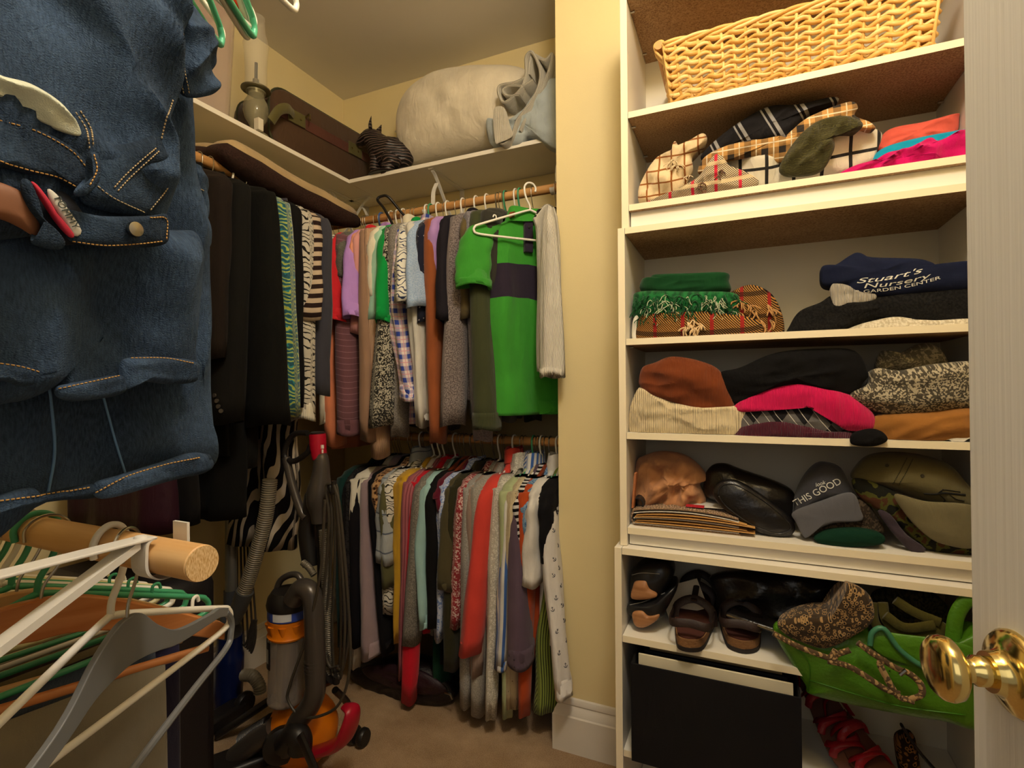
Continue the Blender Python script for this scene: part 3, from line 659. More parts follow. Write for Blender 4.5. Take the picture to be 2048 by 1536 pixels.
G('blouse', 'burgundy blouse seen as a strip beside the blue print', 'blouse', fab('5a1428'), (893, 955), (893, 1020), w=.03, cut='short', hg='r')
G('blouse', 'blue and white floral print blouse', 'blouse', fab('6d86c2', 'floral', 'b9c3dc', s=.8), (904, 948), (880, 1275), w=.028, hg='s', fold=.18, col_='crew')
G('t_shirt', 'olive green tee shirt with short sleeve in the lower row', 'shirt', fab('4d4730', bump=.25), (916, 955), (900, 1172), w=.042, cut='short', hg='k', L=.5, cuff='band')
G('long_shirt', 'dark olive long-sleeved top under the olive tee shirt', 'top', fab('2e2c1a', bump=.4), (920, 975), (903, 1335), w=.034, hg='s', fold=.12)
G('blouse', 'red and white sketch print blouse', 'blouse', fab('cfb4ae', 'floral', '8f2c34', s=.6, bump=.5), (940, 950), (912, 1250), w=.030, hg='k', fold=.12)
G('sweater', 'light grey heather cardigan behind the coral sweater', 'cardigan', fab('8a8783', 'marl', 'a5a29e'), (953, 955), (934, 1408), w=.030, hg='w', fold=.08)
G('blouse', 'taupe ruffled blouse behind the coral sweater', 'blouse', fab('9a8378', bump=.7), (962, 958), (956, 1345), w=.036, hg='s', fold=.22)
G('t_shirt', 'oatmeal grey top with its hem under the taupe blouse', 'top', fab('8d8880', 'marl', 'a39e96'), (966, 965), (957, 1425), w=.032, hg='s', fold=.06)
G('sweater', 'coral red sweater with a gathered balloon sleeve', 'sweater', fab('cf4238', bump=.25), (984, 950), (944, 1300), w=.056, sw=[.05, .062, .060, .066], col_='turtle', hg='w', fold=.07, soff=.27)
G('lace_blouse', 'white crochet lace blouse hanging down in a long point', 'blouse', fab('d9d5ca', 'floral', 'b4afa2', s=.35, bump=1., weave=120.), (1000, 945), (981, 1436), w=.024, hg='k', fold=.18, sw=[.04, .045, .034, .026], col_='shirt', soff=.265)
G('striped_shirt', 'blue and white vertically striped linen shirt', 'shirt', fab('d6d4d0', 'vstripe', '3f66ad', s=1.25, bump=.6), (1028, 935), (1006, 1330), w=.036, sw=[.045, .06, .05, .042], col_='shirt', hg='s', fold=.14, cuff='band', soff=.26)
G('t_shirt', 'pale green top seen as a strip beside the plum tunic', 'top', fab('a9b48a'), (1026, 975), (1016, 1432), w=.022, hg='g')
pl = G('tunic', 'plum grey tunic with openwork lace hem on the sleeve', 'tunic', fab('5b4a5a', bump=.4), (1043, 962), (1042, 1322), w=.056, sw=[.03, .045, .055, .064], hg='w', fold=.05, soff=.265, cuff=fab('5b4a5a', 'dots', '1c161c', s=1.2, bump=1.))
G('t_shirt', 'black and white striped tee shirt beside the plum tunic', 'shirt', fab('141216', 'hstripe', 'cfccc8', s=1.1), (1052, 965), (1052, 1150), w=.024, cut='short', hg='s')
G('blouse', 'denim blue blouse peeking beside the striped tee', 'blouse', fab('3f6690', 'floral', '7f9cb8', s=.6), (1063, 960), (1062, 1095), w=.026, cut='short', hg='r')
G('long_shirt', 'rust orange long top hanging below the plum tunic', 'shirt', fab('b1481e'), (1062, 975), (1049, 1428), w=.026, hg='s', fold=.04)
G('knit_shirt', 'cream crochet top with scalloped tip', 'top', fab('cfc09c', 'dots', '8b7a58', s=.7, bump=1.), (1040, 980), (1024, 1412), w=.030, hg='s', fold=.12, soff=.235)
G('blouse', 'white rolled-sleeve blouse next to the pinstripe dress', 'blouse', fab('dad6d0', bump=.5), (1078, 990), (1066, 1165), w=.036, cut='short', hg='w', fold=.16, col_='shirt')
G('dress', 'green and black pinstriped sleeveless dress', 'dress', fab('7d8a3c', 'vpin', '2b3016', s=.75), (1090, 930), None, hem=(1088, 1416), hg='g', flare=1.18, A=.018, t1=.05, wmax=.19)
G('jacket', 'black cardigan between the pinstripe dress and the anchor shirt', 'cardigan', fab('131215'), (1099, 950), (1097, 1118), w=.03, cut='short', hg='s')
anc = G('button_shirt', 'white shirt printed with small navy anchors', 'shirt', fab('dcd7d2', bump=.6), (1112, 975), (1128, 1390), w=.034, sw=[.03, .046, .046, .038], hg='s', fold=.14, soff=.285, cuff=fab('dcd7d2', bump=.6), L=.6, g=XW-.05, t1=.014, both=False)
# printed anchors on the sleeve of the last shirt
M_navy = plain('anchor_print', '23263a', .8)
am = MB(); S_ = .0075
am.tube([(0, 0, -S_), (0, 0, S_)], .0009, 5).tube(spline([(-S_*.8, 0, -S_*.2), (-S_*.5, 0, -S_*.85), (0, 0, -S_), (S_*.5, 0, -S_*.85), (S_*.8, 0, -S_*.2)], 3), .0010, 5).tube([(-S_*.45, 0, S_*.55), (S_*.45, 0, S_*.55)], .0008, 5)
slv = [c for c in anc.children if c.name.startswith('sleeve')][0]
bpy.context.view_layer.update()
def bvh(o):
    M = o.matrix_world; me = o.data
    return BVHTree.FromPolygons([M @ v.co for v in me.vertices], [p.vertices for p in me.polygons])
def decal(o, tree, mb, mat, pxl, name, spin=0., lift=.0004, child=True):
    """lay a small flat print on the surface where the photo shows it"""
    d = Vector(_fw*FPX+_ri*(pxl[0]-1024)-_up*(pxl[1]-768)).normalized(); h = tree.ray_cast(Vector(CAM), d)
    if h[0] is None: return None
    nrm = h[1] if h[1].dot(d) < 0 else -h[1]
    z = Vector((0, 0, 1)); z = (z-nrm*z.dot(nrm)).normalized(); x = z.cross(nrm)*-1
    Mx = Matrix((x, -nrm, z)).transposed().to_4x4() @ Matrix.Rotation(spin, 4, 'Y'); Mx.translation = h[0]+nrm*lift
    q = mb.build(name, mat, o, smooth=50); q.matrix_parent_inverse = o.matrix_world.inverted(); q.matrix_basis = Mx; return q
t_ = bvh(slv)
for k, px in enumerate([(1114, 1024), (1107, 1060), (1116, 1090), (1108, 1118), (1118, 1135), (1106, 1150), (1122, 1170), (1112, 1195), (1124, 1210), (1105, 1218), (1128, 1240), (1114, 1262), (1132, 1280), (1118, 1305), (1131, 1330)]):
    decal(slv, t_, am, M_navy, px, 'anchor_print', spin=rnd(-.8, .8))
# extra hooks crowding the lower rod
for x in (782, 800, 852, 866, 884, 932, 946, 990, 1003, 1050, 1075, 1085, 1092): bare('wire', '', (x, 878), LO, 'bare steel wire hanger among the clothes on the lower back rod', 'bare steel wire hangers on the lower back rod')

# ---------------------------------------------------------------- side wall rod, from the far end towards the door
def H(*a, **k): return garment(LF, *a, **k)
H('blouse', 'crimson sleeveless top hanging last on the side wall rod', 'top', fab('8e1626'), (604, 455), None, L=.62, hg='w', g=1.52, wmax=.16)
H('button_shirt', 'slate grey shirt with long sleeve', 'shirt', fab('3a3a44', bump=.35), (604, 470), (628, 790), w=.055, hg='r', col_='shirt', g=1.46, L=.70)
H('blouse', 'brown and cream zebra striped blouse with short sleeve', 'blouse', fab('2a1c1a', 'hstripe', 'b8a590', s=1.7), (575, 450), (606, 642), w=.05, cut='short', hg='s', g=1.41, L=.55)
H('blouse', 'white blouse with black outlined leaf sprigs and gathered cuff', 'blouse', fab('bdb6a8', 'lines', '1c1a18', s=.9), (560, 455), (606, 840), w=.040, hg='s', g=1.372, fold=.05, cuff=fab('cfc8b8', 'rib', s=1.2), mid=.0, soff=.26)
H('long_shirt', 'black long-sleeved top beside the leaf blouse', 'shirt', fab('0f0e10'), (535, 445), (575, 812), w=.05, hg='k', g=1.325)
H('dress', 'black dress with white zebra lines hanging low behind the vacuum', 'dress', fab('131012', 'zebra', 'b8ac9c', s=1.0), (540, 450), None, hem=(575, 1112), hg='s', g=1.395, flare=.85, A=.015, t1=.04)
H('sequin_jacket', 'teal sequin paisley jacket', 'jacket', fab('0f4d5c', 'paisley', '1f7f86', c3='a9b04a', s=1.3, bump=1., weave=400., sheen=.6, rough=.5), (496, 430), (572, 830), w=.05, hg='w', g=1.27, fold=.05)
H('wool_coat', 'long black wool coat with broad shoulders', 'coat', fab('0d0d0c', bump=.5), (470, 405), (535, 850), w=.085, sw=[.06, .09, .085, .08], hg='s', g=1.195, L=.95, t1=.05, col_='shirt', fold=.04, wmax=.22)
bz = H('blazer', 'black blazer with four buttons on the sleeve cuff', 'blazer', fab('100f0e', bump=.4), (430, 395), (452, 845), w=.060, sw=[.05, .08, .07, .055], hg='w', g=1.115, L=.9, col_='shirt', fold=.04, soff=.26)
H('jacket', 'dark brown jacket in front of the black blazer', 'jacket', fab('1c1512', bump=.4), (402, 470), (420, 720), w=.05, hg='k', g=1.05, L=.8, soff=.24)
H('long_coat', 'long black overcoat reaching below the blazer hem', 'coat', fab('0b0b0b', bump=.3), (440, 420), None, hem=(470, 1040), hg='k', g=1.155, flare=1.0, t1=.06)
H('garment_bag', 'dark plum garment bag hanging low behind the doorside rod', 'garment bag', fab('2c1220', bump=.3, rough=.5), (330, 420), None, hem=(230, 1090), hg=None, g=.92, flare=1.1, t1=.06)
H('jacket', 'black jacket hanging behind the denim', 'jacket', fab('0f0e10', bump=.3), (360, 420), None, hem=(340, 1060), hg='k', g=.985, flare=1.05, t1=.05)
slb = [c for c in bz.children if c.name.startswith('sleeve')][0]; bpy.context.view_layer.update(); tb_ = bvh(slb)
btn = MB().lathe([(.0005, -.004), (.0062, -.004), (.0066, -.001), (.0055, .0), (.0040, -.0012), (.0005, -.0012)], 16, ax='y')
for px in ((431, 791), (435, 802), (438, 813), (443, 822)): decal(slb, tb_, btn, plain('coat_button', '4a4642', .25, .3), px, 'button', lift=.001)
# ---------------------------------------------------------------- cloth lumps, seams and lettering
def puff(name, mat, px, plane, df=.03, db=.03, parent=None, amp=.004, fs=22., n=15, p=2.6, folds=(), sm=6, smooth=180, seed=0., zmin=None, wr=None, wa=.15, ws=26.):
    """soft closed body whose outline follows photo pixels on a given plane; px entries (x, y[, depth offset])"""
    ax, v0 = list(plane.items())[0]
    if sm: px = spline([(q[0], q[1], q[2] if len(q) > 2 else 0.) for q in px], sm, True)
    P = [at(q[0], q[1], **{ax: v0+(q[2] if len(q) > 2 else 0.)}) for q in px]
    nrm = Vector((1, 0, 0)) if ax == 'X' else Vector((0, -1, 0)) if ax == 'Y' else Vector((0, 0, 1))
    c = sum(P, Vector())/len(P); lo = min(q.z for q in P); rings = []; off = Vector((seed*7.1, seed*3.3, seed))
    def ring(r, side):
        out = []
        for q in P:
            w_ = c+(q-c)*r; d = (df if side > 0 else -db)*max(0., 1-r**p)**.5
            if side > 0:
                k = 1-r**6; s_ = amp*noise.noise((w_+off)*fs)+.5*amp*noise.noise((w_+off)*fs*2.3)
                hx_ = w_.x+w_.y; qa = Vector(((hx_*cos(wa)+w_.z*sin(wa))*.35, 0, -hx_*sin(wa)+w_.z*cos(wa)))*ws+off
                s_ += (amp*.9 if wr is None else wr)*((1-abs(noise.noise(qa+Vector((0, .4*noise.noise(qa*.5), .6*noise.noise(qa*.37))))))**3-.45)
                for (dx, dz, fr, a) in folds: s_ += a*sin((w_.x*dx+w_.y*dx+w_.z*dz)*fr+3*noise.noise(w_*6))
                d += s_*k
            w_ = w_+nrm*d
            if zmin is not None and w_.z < zmin: w_.z = zmin+(w_.z-zmin)*.02
            out.append(tuple(w_-c))
        return out
    rs = [math.sin(t*pi/2) for t in np.linspace(.06, 1, n)]
    for r in rs[:-1]: rings.append(ring(r, -1))
    for r in rs[::-1]: rings.append(ring(r, 1))
    uv = [((q[0]+c.x) if ax != 'X' else (q[1]+c.y), q[2]+(-(q[1]) if ax != 'X' else q[0])*.5) for r in rings for q in r]
    o = MB().loft(rings, uv=uv).build(name, mat, parent, smooth=smooth)
    if parent is None: o.location = c
    else: o.matrix_parent_inverse = Matrix.Translation(-Vector(parent.location)) if parent.rotation_euler.z == 0 else parent.matrix_world.inverted(); o.location = c
    return o
def lump(name, label, cat, mat, px, plane, df=.03, db=.03, group=None, **k):
    o = puff(name, mat, px, plane, df, db, **k); tag(o, label, cat, group); bpy.context.view_layer.update(); return o
def cast(tree, x, y, lift=.0006):
    d = Vector(_fw*FPX+_ri*(x-1024)-_up*(y-768)).normalized(); h = tree.ray_cast(Vector(CAM), d)
    if h[0] is None: return None
    nrm = h[1] if h[1].dot(d) < 0 else -h[1]
    return h[0]+nrm*lift
def seam(o, tree, px, r, mat, name='seam', lift=.0006, step=4., dash=0, flat=None):
    """thread laid on a surface along photo pixels"""
    q = spline([(a, b, 0) for a, b in px], 12); P = [cast(tree, a, b, lift) for a, b, _ in q]; P = [p for p in P if p is not None]
    if len(P) < 2: return None
    m = MB()
    if dash:
        L = [0.]
        for i in range(1, len(P)): L.append(L[-1]+(P[i]-P[i-1]).length)
        k = max(2, int(L[-1]/dash))
        for i in range(k):
            a, b = L[-1]*i/k, L[-1]*(i+.66)/k
            f = lambda s: Vector([float(np.interp(s, L, [p[j] for p in P])) for j in range(3)])
            m.tube([f(a), f(b)], r, 5)
    else: m.tube([tuple(p) for p in P], r, 6, flat=flat)
    ob = m.build(name, mat, o, smooth=180); ob.matrix_parent_inverse = o.matrix_world.inverted(); return ob
def free(o, mb, name, mat, **k):
    """mesh in world coordinates parented to o"""
    ob = mb.build(name, mat, o, **k); ob.matrix_parent_inverse = o.matrix_world.inverted(); return ob
def text(o, s, tree, px, size, mat, name='lettering', spin=0., shear=0., arc=0., lift=.001, dirpx=None, sq=1.):
    cu = bpy.data.curves.new('t', 'FONT'); cu.body = s; cu.size = size; cu.extrude = .0003; cu.align_x = 'CENTER'; cu.align_y = 'CENTER'; cu.shear = shear
    t = bpy.data.objects.new('t', cu); col.objects.link(t); bpy.context.view_layer.update()
    me = bpy.data.meshes.new_from_object(t.evaluated_get(bpy.context.evaluated_depsgraph_get())); bpy.data.objects.remove(t)
    c = cast(tree, px[0], px[1], lift); a = cast(tree, dirpx[0], dirpx[1], lift); b = cast(tree, dirpx[2], dirpx[3], lift)
    if c is None or a is None or b is None: return
    x = (a-c).normalized(); y = (b-c); y = (y-x*y.dot(x)).normalized(); z = x.cross(y)
    for v in me.vertices:
        q = c+x*v.co.x+y*(v.co.y*sq+arc*(v.co.x**2)); e = Vector(CAM); d = (q-e).normalized(); h = tree.ray_cast(e, d)
        if h[0] is not None and (h[0]-q).length < .05:
            nn = h[1] if h[1].dot(d) < 0 else -h[1]; q = h[0]+nn*(lift+max(0, v.co.z))
        v.co = q
    me.materials.append(mat); ob = bpy.data.objects.new(name, me); col.objects.link(ob); ob.parent = o; ob.matrix_parent_inverse = o.matrix_world.inverted(); return ob

# ---------------------------------------------------------------- things on the wall shelf
ZT = ZS+ST
def suitcase():
    L, Hh, D = .60, .20, .43                 # lying on its wide back: length along the wall, height, depth
    L = .62; e = empty('suitcase', 'brown soft-sided suitcase with leather straps and handle on the side shelf', 'suitcase', (-1.725, 1.82, ZT), (0, R(0), R(90-4)))
    m = fab('4a3524', bump=.3, rough=.6, weave=600.); tr = fab('3a3a22', bump=.2, rough=.5)
    def rr(w, h, r, y, z0, k=6):
        out = []
        for cx, cz, a0 in ((w/2-r, h-r, 0), (-w/2+r, h-r, 90), (-w/2+r, r, 180), (w/2-r, r, 270)):
            for q in np.linspace(a0, a0+90, k): out.append((cx+r*cos(R(q)), y, z0+cz+r*sin(R(q))))
        return out
    HH = .255; body = [rr(L*k, HH*k2, .075, y, (HH-HH*k2)/2) for k, k2, y in ((.90, .9, .235), (.97, .97, .225), (1, 1, .2), (1, 1, -.005), (.985, .98, -.02), (.95, .93, -.026))]
    MB().loft(body).build('body', m, e, smooth=50)
    for y in (-.012, .19):
        MB().tube(rr(L*1.005, HH*1.01, .076, y, -.001, 8)+[rr(L*1.005, HH*1.01, .076, y, -.001, 8)[0]], .0045, 7).build('piping', tr, e)
    st = MB().box((-L/2+.02, -.031, HH*.50), (L/2-.02, -.026, HH*.68)); st.build('band', fab('543026', bump=.3, rough=.6), e, bevel=.002)
    bk = plain('brass_dark', '7a6a3e', .35, .8)
    for sx in (-.235, .10):
        pl = MB().box((sx, -.037, HH*.50), (sx+.085, -.031, HH*.72)).build('strap_plate', fab('57502c', bump=.2, rough=.5), e, bevel=.002)
        for k in (.02, .06): MB().lathe([(.0005, 0), (.005, 0), (.004, -.003), (.0005, -.004)], 12, ax='y').build('rivet', bk, pl, loc=(sx+k, -.037, HH*.61))
    MB().tube(spline([(-.22, -.045, HH*.62), (-.27, -.075, HH*.58), (-.32, -.085, HH*.45), (-.345, -.07, HH*.25)], 6), .016, 8, flat=(1.2, .35)).build('handle', fab('5d5630', bump=.2, rough=.5), e)
    MB().tube(spline([(-.15, -.03, HH*.68), (-.15, -.06, HH*.72), (-.16, -.075, HH*.60)], 5), .004, 7).build('buckle', bk, e)
suitcase()
def storage_bin():
    m, n = newmat('clear_plastic', .25, 0, .5); n.b.inputs['Base Color'].default_value = lin('d9c2b0'); n.b.inputs['Alpha'].default_value = .42
    x0, x1, y0, y1, h = XL+.02, XL+.285, .72, 1.36, .44
    e = empty('storage_bin', 'translucent plastic storage bin with a red lid on the side shelf', 'storage bin', ((x0+x1)/2, (y0+y1)/2, ZT)); cx, cy = (x0+x1)/2, (y0+y1)/2
    def rr(k, z, t=0.):
        out = []; hw, hl, r = (x1-x0)/2*k-t, (y1-y0)/2*(1-(1-k)*.5)-t, .045
        for a, b, q0 in ((hw-r, hl-r, 0), (-hw+r, hl-r, 90), (-hw+r, -hl+r, 180), (hw-r, -hl+r, 270)):
            for q in np.linspace(q0, q0+90, 6): out.append((a+r*cos(R(q)), b+r*sin(R(q)), z))
        return out
    MB().loft([rr(.86, 0), rr(.88, .012), rr(.98, h-.02), rr(1.0, h-.02), rr(1.0, h), rr(.97, h), rr(.95, h-.02, .003), rr(.85, .015, .003)]).build('body', m, e, smooth=50)
    MB().loft([rr(1.02, h+.001), rr(1.04, h+.004), rr(1.04, h+.03), rr(1.0, h+.04)]).build('lid', plain('red_plastic', 'c8401e', .35), e, smooth=50)
    for k, (c, yy, zz_, r) in enumerate((('d8c8b4', .10, .13, .10), ('c85a48', .02, .10, .085), ('6a6a72', .20, .10, .09), ('e2d8c8', -.1, .12, .11), ('b84a44', .17, .27, .10), ('c9b09a', .02, .27, .11))):
        b = MB(); b.lathe([(max(.001, r*sin(t)), -r*.8*cos(t)) for t in np.linspace(0, pi, 12)], 20)
        for i, v in enumerate(b.v): b.v[i] = (v[0]*(.95+.15*noise.noise(Vector(v)*20)), v[1]*(1+.2*noise.noise(Vector(v)*17)), v[2]*(1+.2*noise.noise(Vector(v)*23)))
        tag(b.build('packed_cloth', fab(c), None, smooth=180, loc=(cx, cy+yy, ZT+.012+zz_)), 'bundled %s cloth packed inside the clear storage bin' % ('cream', 'red', 'grey', 'white', 'brick red', 'tan')[k], 'cloth', 'cloth packed in the bin')
storage_bin()
def glass_lamp():
    b = at(512, 247, Z=ZT); b = Vector((-1.73, at(512, 200, X=-1.73).y, ZT))
    e = empty('hurricane_lamp', 'glass hurricane lamp with tall clear chimney beside the storage bin', 'lamp', b)
    def glass(c, a):
        m, n = newmat('lamp_glass_'+c, .04, 0, .6); n.b.inputs['Base Color'].default_value = lin(c); n.b.inputs['Alpha'].default_value = a; return m
    MB().lathe([(.001, 0), (.045, 0), (.046, .006), (.03, .014), (.02, .03), (.022, .04), (.040, .07), (.047, .10), (.044, .13), (.032, .15), (.030, .17), (.036, .172), (.036, .178), (.028, .18), (.001, .18)], 30).build('base', glass('a19a7c', .5), e, smooth=60)
    MB().lathe([(.050, .182), (.055, .185), (.048, .188), (.040, .195), (.040, .27), (.043, .33), (.047, .36), (.042, .39), (.035, .41), (.034, .47)], 30, cap=(0, 0)).build('chimney', glass('e6e2d2', .22), e, smooth=60)
    MB().lathe([(.001, .165), (.026, .165), (.03, .18), (.054, .183), (.054, .187), (.02, .19), (.012, .2), (.012, .225), (.001, .225)], 26).build('burner', plain('tarnished_metal', '8a8468', .3, .9), e, smooth=50)
    MB().tube([(0, 0, .225), (.004, -.002, .29)], .006, 8).build('candle_stub', plain('black_wick', '26221e', .6), e)
    MB().box((.03, -.035, .004), (.055, -.012, .05)).build('price_tag', plain('card_white', 'd8d0bc', .6), e, bevel=.001)
glass_lamp()
# hedgehog-like carved animal figurine
def figurine():
    m, n = newmat('carved_dark_wood', .42, 0, .5); tc = n('TexCoord').outputs['Object']
    w_ = n('TexWave', iVector=tc, bands_direction='Z', iScale=28., iDistortion=3., iDetail=2.)
    n.link(n.ramp(w_.outputs[0], [(.0, lin('0e0b0c')), (.82, lin('1d1719')), (.97, lin('6d5a56'))]), n.b.inputs['Base Color'])
    n.link(n('Bump', iStrength=.6, iDistance=.004, iHeight=w_.outputs[0]).outputs[0], n.b.inputs['Normal'])
    b = at(772, 335, Z=ZT+.0); b = Vector((-1.505, 1.985, ZT))
    e = empty('animal_figurine', 'dark carved wooden boar-like figurine with etched bristles, at the shelf corner', 'figurine', b, (0, 0, R(186)))
    me = bpy.data.meshes.new('body'); 
    V = [(-.055, 0, .075), (-.02, 0, .085), (.025, 0, .11), (.055, 0, .145), (.082, 0, .168), (.110, 0, .164), (.138, 0, .152)]
    rad = [.052, .068, .060, .044, .038, .026, .012]
    mb = MB(); S = spline(V, 5); rS = [lerp(np.linspace(0, 1, len(rad)), rad, t) for t in np.linspace(0, 1, len(S))]
    S = [(S[0][0]-.045, 0, S[0][2]-.02), (S[0][0]-.035, 0, S[0][2]-.014)]+S; rS = [.012, .034]+rS
    mb.tube(S, rS, 22, up=(0, 1, 0)).build('body', m, e, smooth=180)
    for sy in (-1, 1):
        MB().tube(spline([(.035, sy*.030, .09), (.042, sy*.034, .05), (.045, sy*.033, .012), (.055, sy*.034, .004)], 4), [.022]*3+[.018]*4+[.013]*4+[.012]*2, 12).build('front_leg', m, e, smooth=180)
        MB().tube(spline([(-.045, sy*.042, .06), (-.03, sy*.048, .03), (-.02, sy*.048, .008), (.0, sy*.048, .006)], 4), [.038]*4+[.026]*4+[.014]*5, 12).build('hind_leg', m, e, smooth=180)
        MB().tube(spline([(.066, sy*.024, .190), (.062, sy*.032, .212), (.054, sy*.036, .236)], 4), [.012, .014, .014, .013, .011, .009, .006, .004, .001], 10, flat=(1, .5)).build('ear', m, e, smooth=180)
        MB().lathe([(max(.0003, .0045*sin(t)), .0045*cos(t)) for t in np.linspace(0, pi, 8)], 10, o=(.106, sy*.024, .178)).build('eye', plain('black_gloss', '050505', .15), e)
    MB().tube(spline([(-.02, -.06, .0045), (.05, -.06, .0045), (.09, 0, .0045)], 3), .0001, 4)
    MB().lathe([(.001, 0), (.075, 0), (.078, .004), (.07, .010), (.001, .010)], 24).build('plinth', m, e, smooth=40)
figurine(); bpy.data.objects['animal_figurine'].scale = (1.2, 1.2, 1.2)
lump('large_pillow', 'big plump off-white pillow leaning on the back wall shelf', 'pillow', fab('d9cfba', bump=.45, rough=.85), [(803, 328), (798, 290), (797, 235), (812, 195), (850, 160), (905, 140), (975, 134), (1050, 140), (1075, 180), (1075, 240), (1060, 285), (1000, 292), (900, 312), (835, 328)], dict(Y=2.045), .115, .13, amp=.009, fs=7., p=2.2, n=18, wr=.005, ws=9., wa=.9, folds=((1, .6, 40, .004),))
tg = MB().box((-.02, -.002, -.018), (.02, .002, .018)); tag(tg.build('pillow_tag', plain('card_white', 'd8d0bc', .6), None, loc=at(800, 262, Y=2.08), rot=(0, R(35), R(20))), 'small white care label sticking out behind the pillow', 'label')
tw = lump('folded_towel', 'pale blue folded towel on the back shelf under the white one', 'towel', fab('a9b2b4', bump=.6, weave=500.), [(975, 238), (1000, 250), (1050, 220), (1085, 170), (1120, 165), (1125, 280), (1113, 300), (1060, 275), (1040, 292), (990, 296), (975, 270)], dict(Y=1.93), .035, .12, amp=.014, fs=13., n=16, folds=((.6, 1, 60, .006),))
tw2 = empty('white_towel', 'white waffle towel folded in loops on top of the blue towel', 'towel', at(1030, 250, Y=1.9))
mt = fab('e2dbca', 'rib', s=.5, bump=.9)
def ribbon_solid(parent, name, mat, px, Yp, depth, th, n=8):
    P = spline([(a, b, 0) for a, b in px], n); P = [at(a, b, Y=Yp) for a, b, _ in P]; rings = []
    for i, p in enumerate(P):
        t = (P[min(i+1, len(P)-1)]-P[max(i-1, 0)]).normalized(); nn = Vector((t.z, 0, -t.x)).normalized()
        rings.append([tuple(p+nn*a+Vector((0, b, 0))) for a, b in ((-th, -depth*.02), (0, -depth*.06), (th, -depth*.02), (th, depth), (-th, depth))])
    return free(parent, MB().loft(rings), name, mat, smooth=60)
bpy.context.view_layer.update()
ribbon_solid(tw2, 'fold', mt, [(992, 222), (1000, 285), (1022, 275), (1035, 240), (1062, 205), (1078, 170), (1080, 140), (1065, 105), (1052, 115), (1052, 150), (1040, 180), (1010, 205), (998, 190), (1000, 172), (1030, 165), (1052, 155)], 1.885, .12, .0055)
ribbon_solid(tw2, 'inner_fold', mt, [(1040, 190), (1014, 192), (1006, 180), (1020, 172), (1045, 172), (1066, 160)], 1.885, .12, .005)
ribbon_solid(tw2, 'inner_fold', mt, [(1058, 150), (1060, 125), (1066, 110), (1090, 120), (1104, 108), (1100, 135), (1085, 175), (1065, 210), (1040, 262)], 1.90, .10, .006)
puff('hem_flap', mt, [(987, 221), (1008, 215), (1020, 250), (1025, 272), (1000, 285), (990, 282)], dict(Y=1.872), .004, .004, tw2, amp=.002)
# dark cushion lying on the side wall rod
cu = empty('cushion', 'dark brown cushion with a tan top wedged under the side shelf', 'cushion', (XLR-.055, 1.52, ZR-.035))
def cush(z0, k, t, mat, name):
    rings = []
    for v in np.linspace(-1, 1, 15):
        ring = []
        for j in range(48):
            q = 2*pi*j/48; c_, s_ = cos(q), sin(q); mx = max(abs(c_), abs(s_)); rx, ry = .125*c_/mx*(1+.09*(abs(c_*s_)*4-1)*.5), .33*s_/mx*(1+.06*(abs(c_*s_)*4-1)*.5)
            r = (1-abs(v)**2.4)**.42 if abs(v) < 1 else 0.04; r = max(r, .04)
            ring.append((rx*r*k, ry*r*k, z0+t*v+.006*noise.noise(Vector((rx*r*9, ry*r*9, v)))))
        rings.append(ring)
    o = MB().loft(rings).build(name, mat, cu, smooth=180); return o
cush(.06, 1.0, .058, fab('2b1c18', 'marl', '3a2722', bump=.6), 'cover'); cush(.088, .93, .048, fab('b39a72', bump=.4), 'top_panel')
cu.rotation_euler = (R(-5), R(10), R(-2))
# ---------------------------------------------------------------- near rods by the door, jeans and hangers
XN = -.489; YN = .345; ZN = at(403.6, 1126.6, Y=YN).z; ZNU = 1.945
M_rodN = woodmat('rod_wood_near', 'c28a4c', 'e6bd84', axis='X')
rd = rod('doorside lower wooden rod with its sawn end grain showing, held by a white bracket', (XL, YN, ZN), (XN, YN, ZN), M_rodN, .0178)
eg = MB().lathe([(.0005, 0), (.0172, 0), (.0172, .0008), (.0005, .0008)], 28, ax='x')
def grain():
    m, n = newmat('end_grain', .7, 0, .2); tc = n('TexCoord').outputs['Object']
    z = n('TexNoise', iVector=n('Mapping', iVector=tc, iScale=(1, 900, 250), iRotation=(.9, 0, 0)).outputs[0], iScale=1., iDetail=3.)
    n.link(n.ramp(z.outputs[0], [(.35, lin('c99a5c')), (.65, lin('f0d2a0'))]), n.b.inputs['Base Color']); return m
eg.build('end_grain', grain(), rd, loc=(XN-XL+.0001, 0, 0))
rod('doorside upper wooden rod above the doorway corner carrying the jeans', (XL, YN, ZNU), (-.46, YN, ZNU), M_rodN, .0178)
bn = empty('rod_bracket', 'white metal rod bracket with diagonal brace on the doorside lower rod', 'bracket', (-.553, YF, ZN))
bw = .0115; zt = .0205
MB().box((-bw, .0, zt), (bw, YN-YF-.010, zt+.003)).build('arm', M_metalw, bn, smooth=0, bevel=.001)
MB().box((-bw, 0, -.16), (bw, .003, zt+.003)).build('wall_leg', M_metalw, bn, smooth=0, bevel=.001)
hk = spline([(0, YN-YF-.012, zt+.0015), (0, YN-YF-.019, zt-.002), (0, YN-YF-.0205, .008), (0, YN-YF-.0195, -.010), (0, YN-YF-.009, -.0205), (0, YN-YF+.006, -.0215), (0, YN-YF+.018, -.013), (0, YN-YF+.0215, 0), (0, YN-YF+.0215, .030)], 5)
MB().loft([[(x, y+b, z) for x, b in ((-bw, -.0015), (bw, -.0015), (bw, .0015), (-bw, .0015))] for _, y, z in hk]).build('rod_hook', M_metalw, bn, smooth=40)
bp = [(0, YN-YF-.025, zt-.002), (0, .01, -.13)]
MB().loft([[(x, y, z+h) for x, h in ((-bw*.8, -.004), (bw*.8, -.004), (bw*.8, .004), (-bw*.8, .004))] for _, y, z in bp]).build('brace', M_metalw, bn, smooth=0)
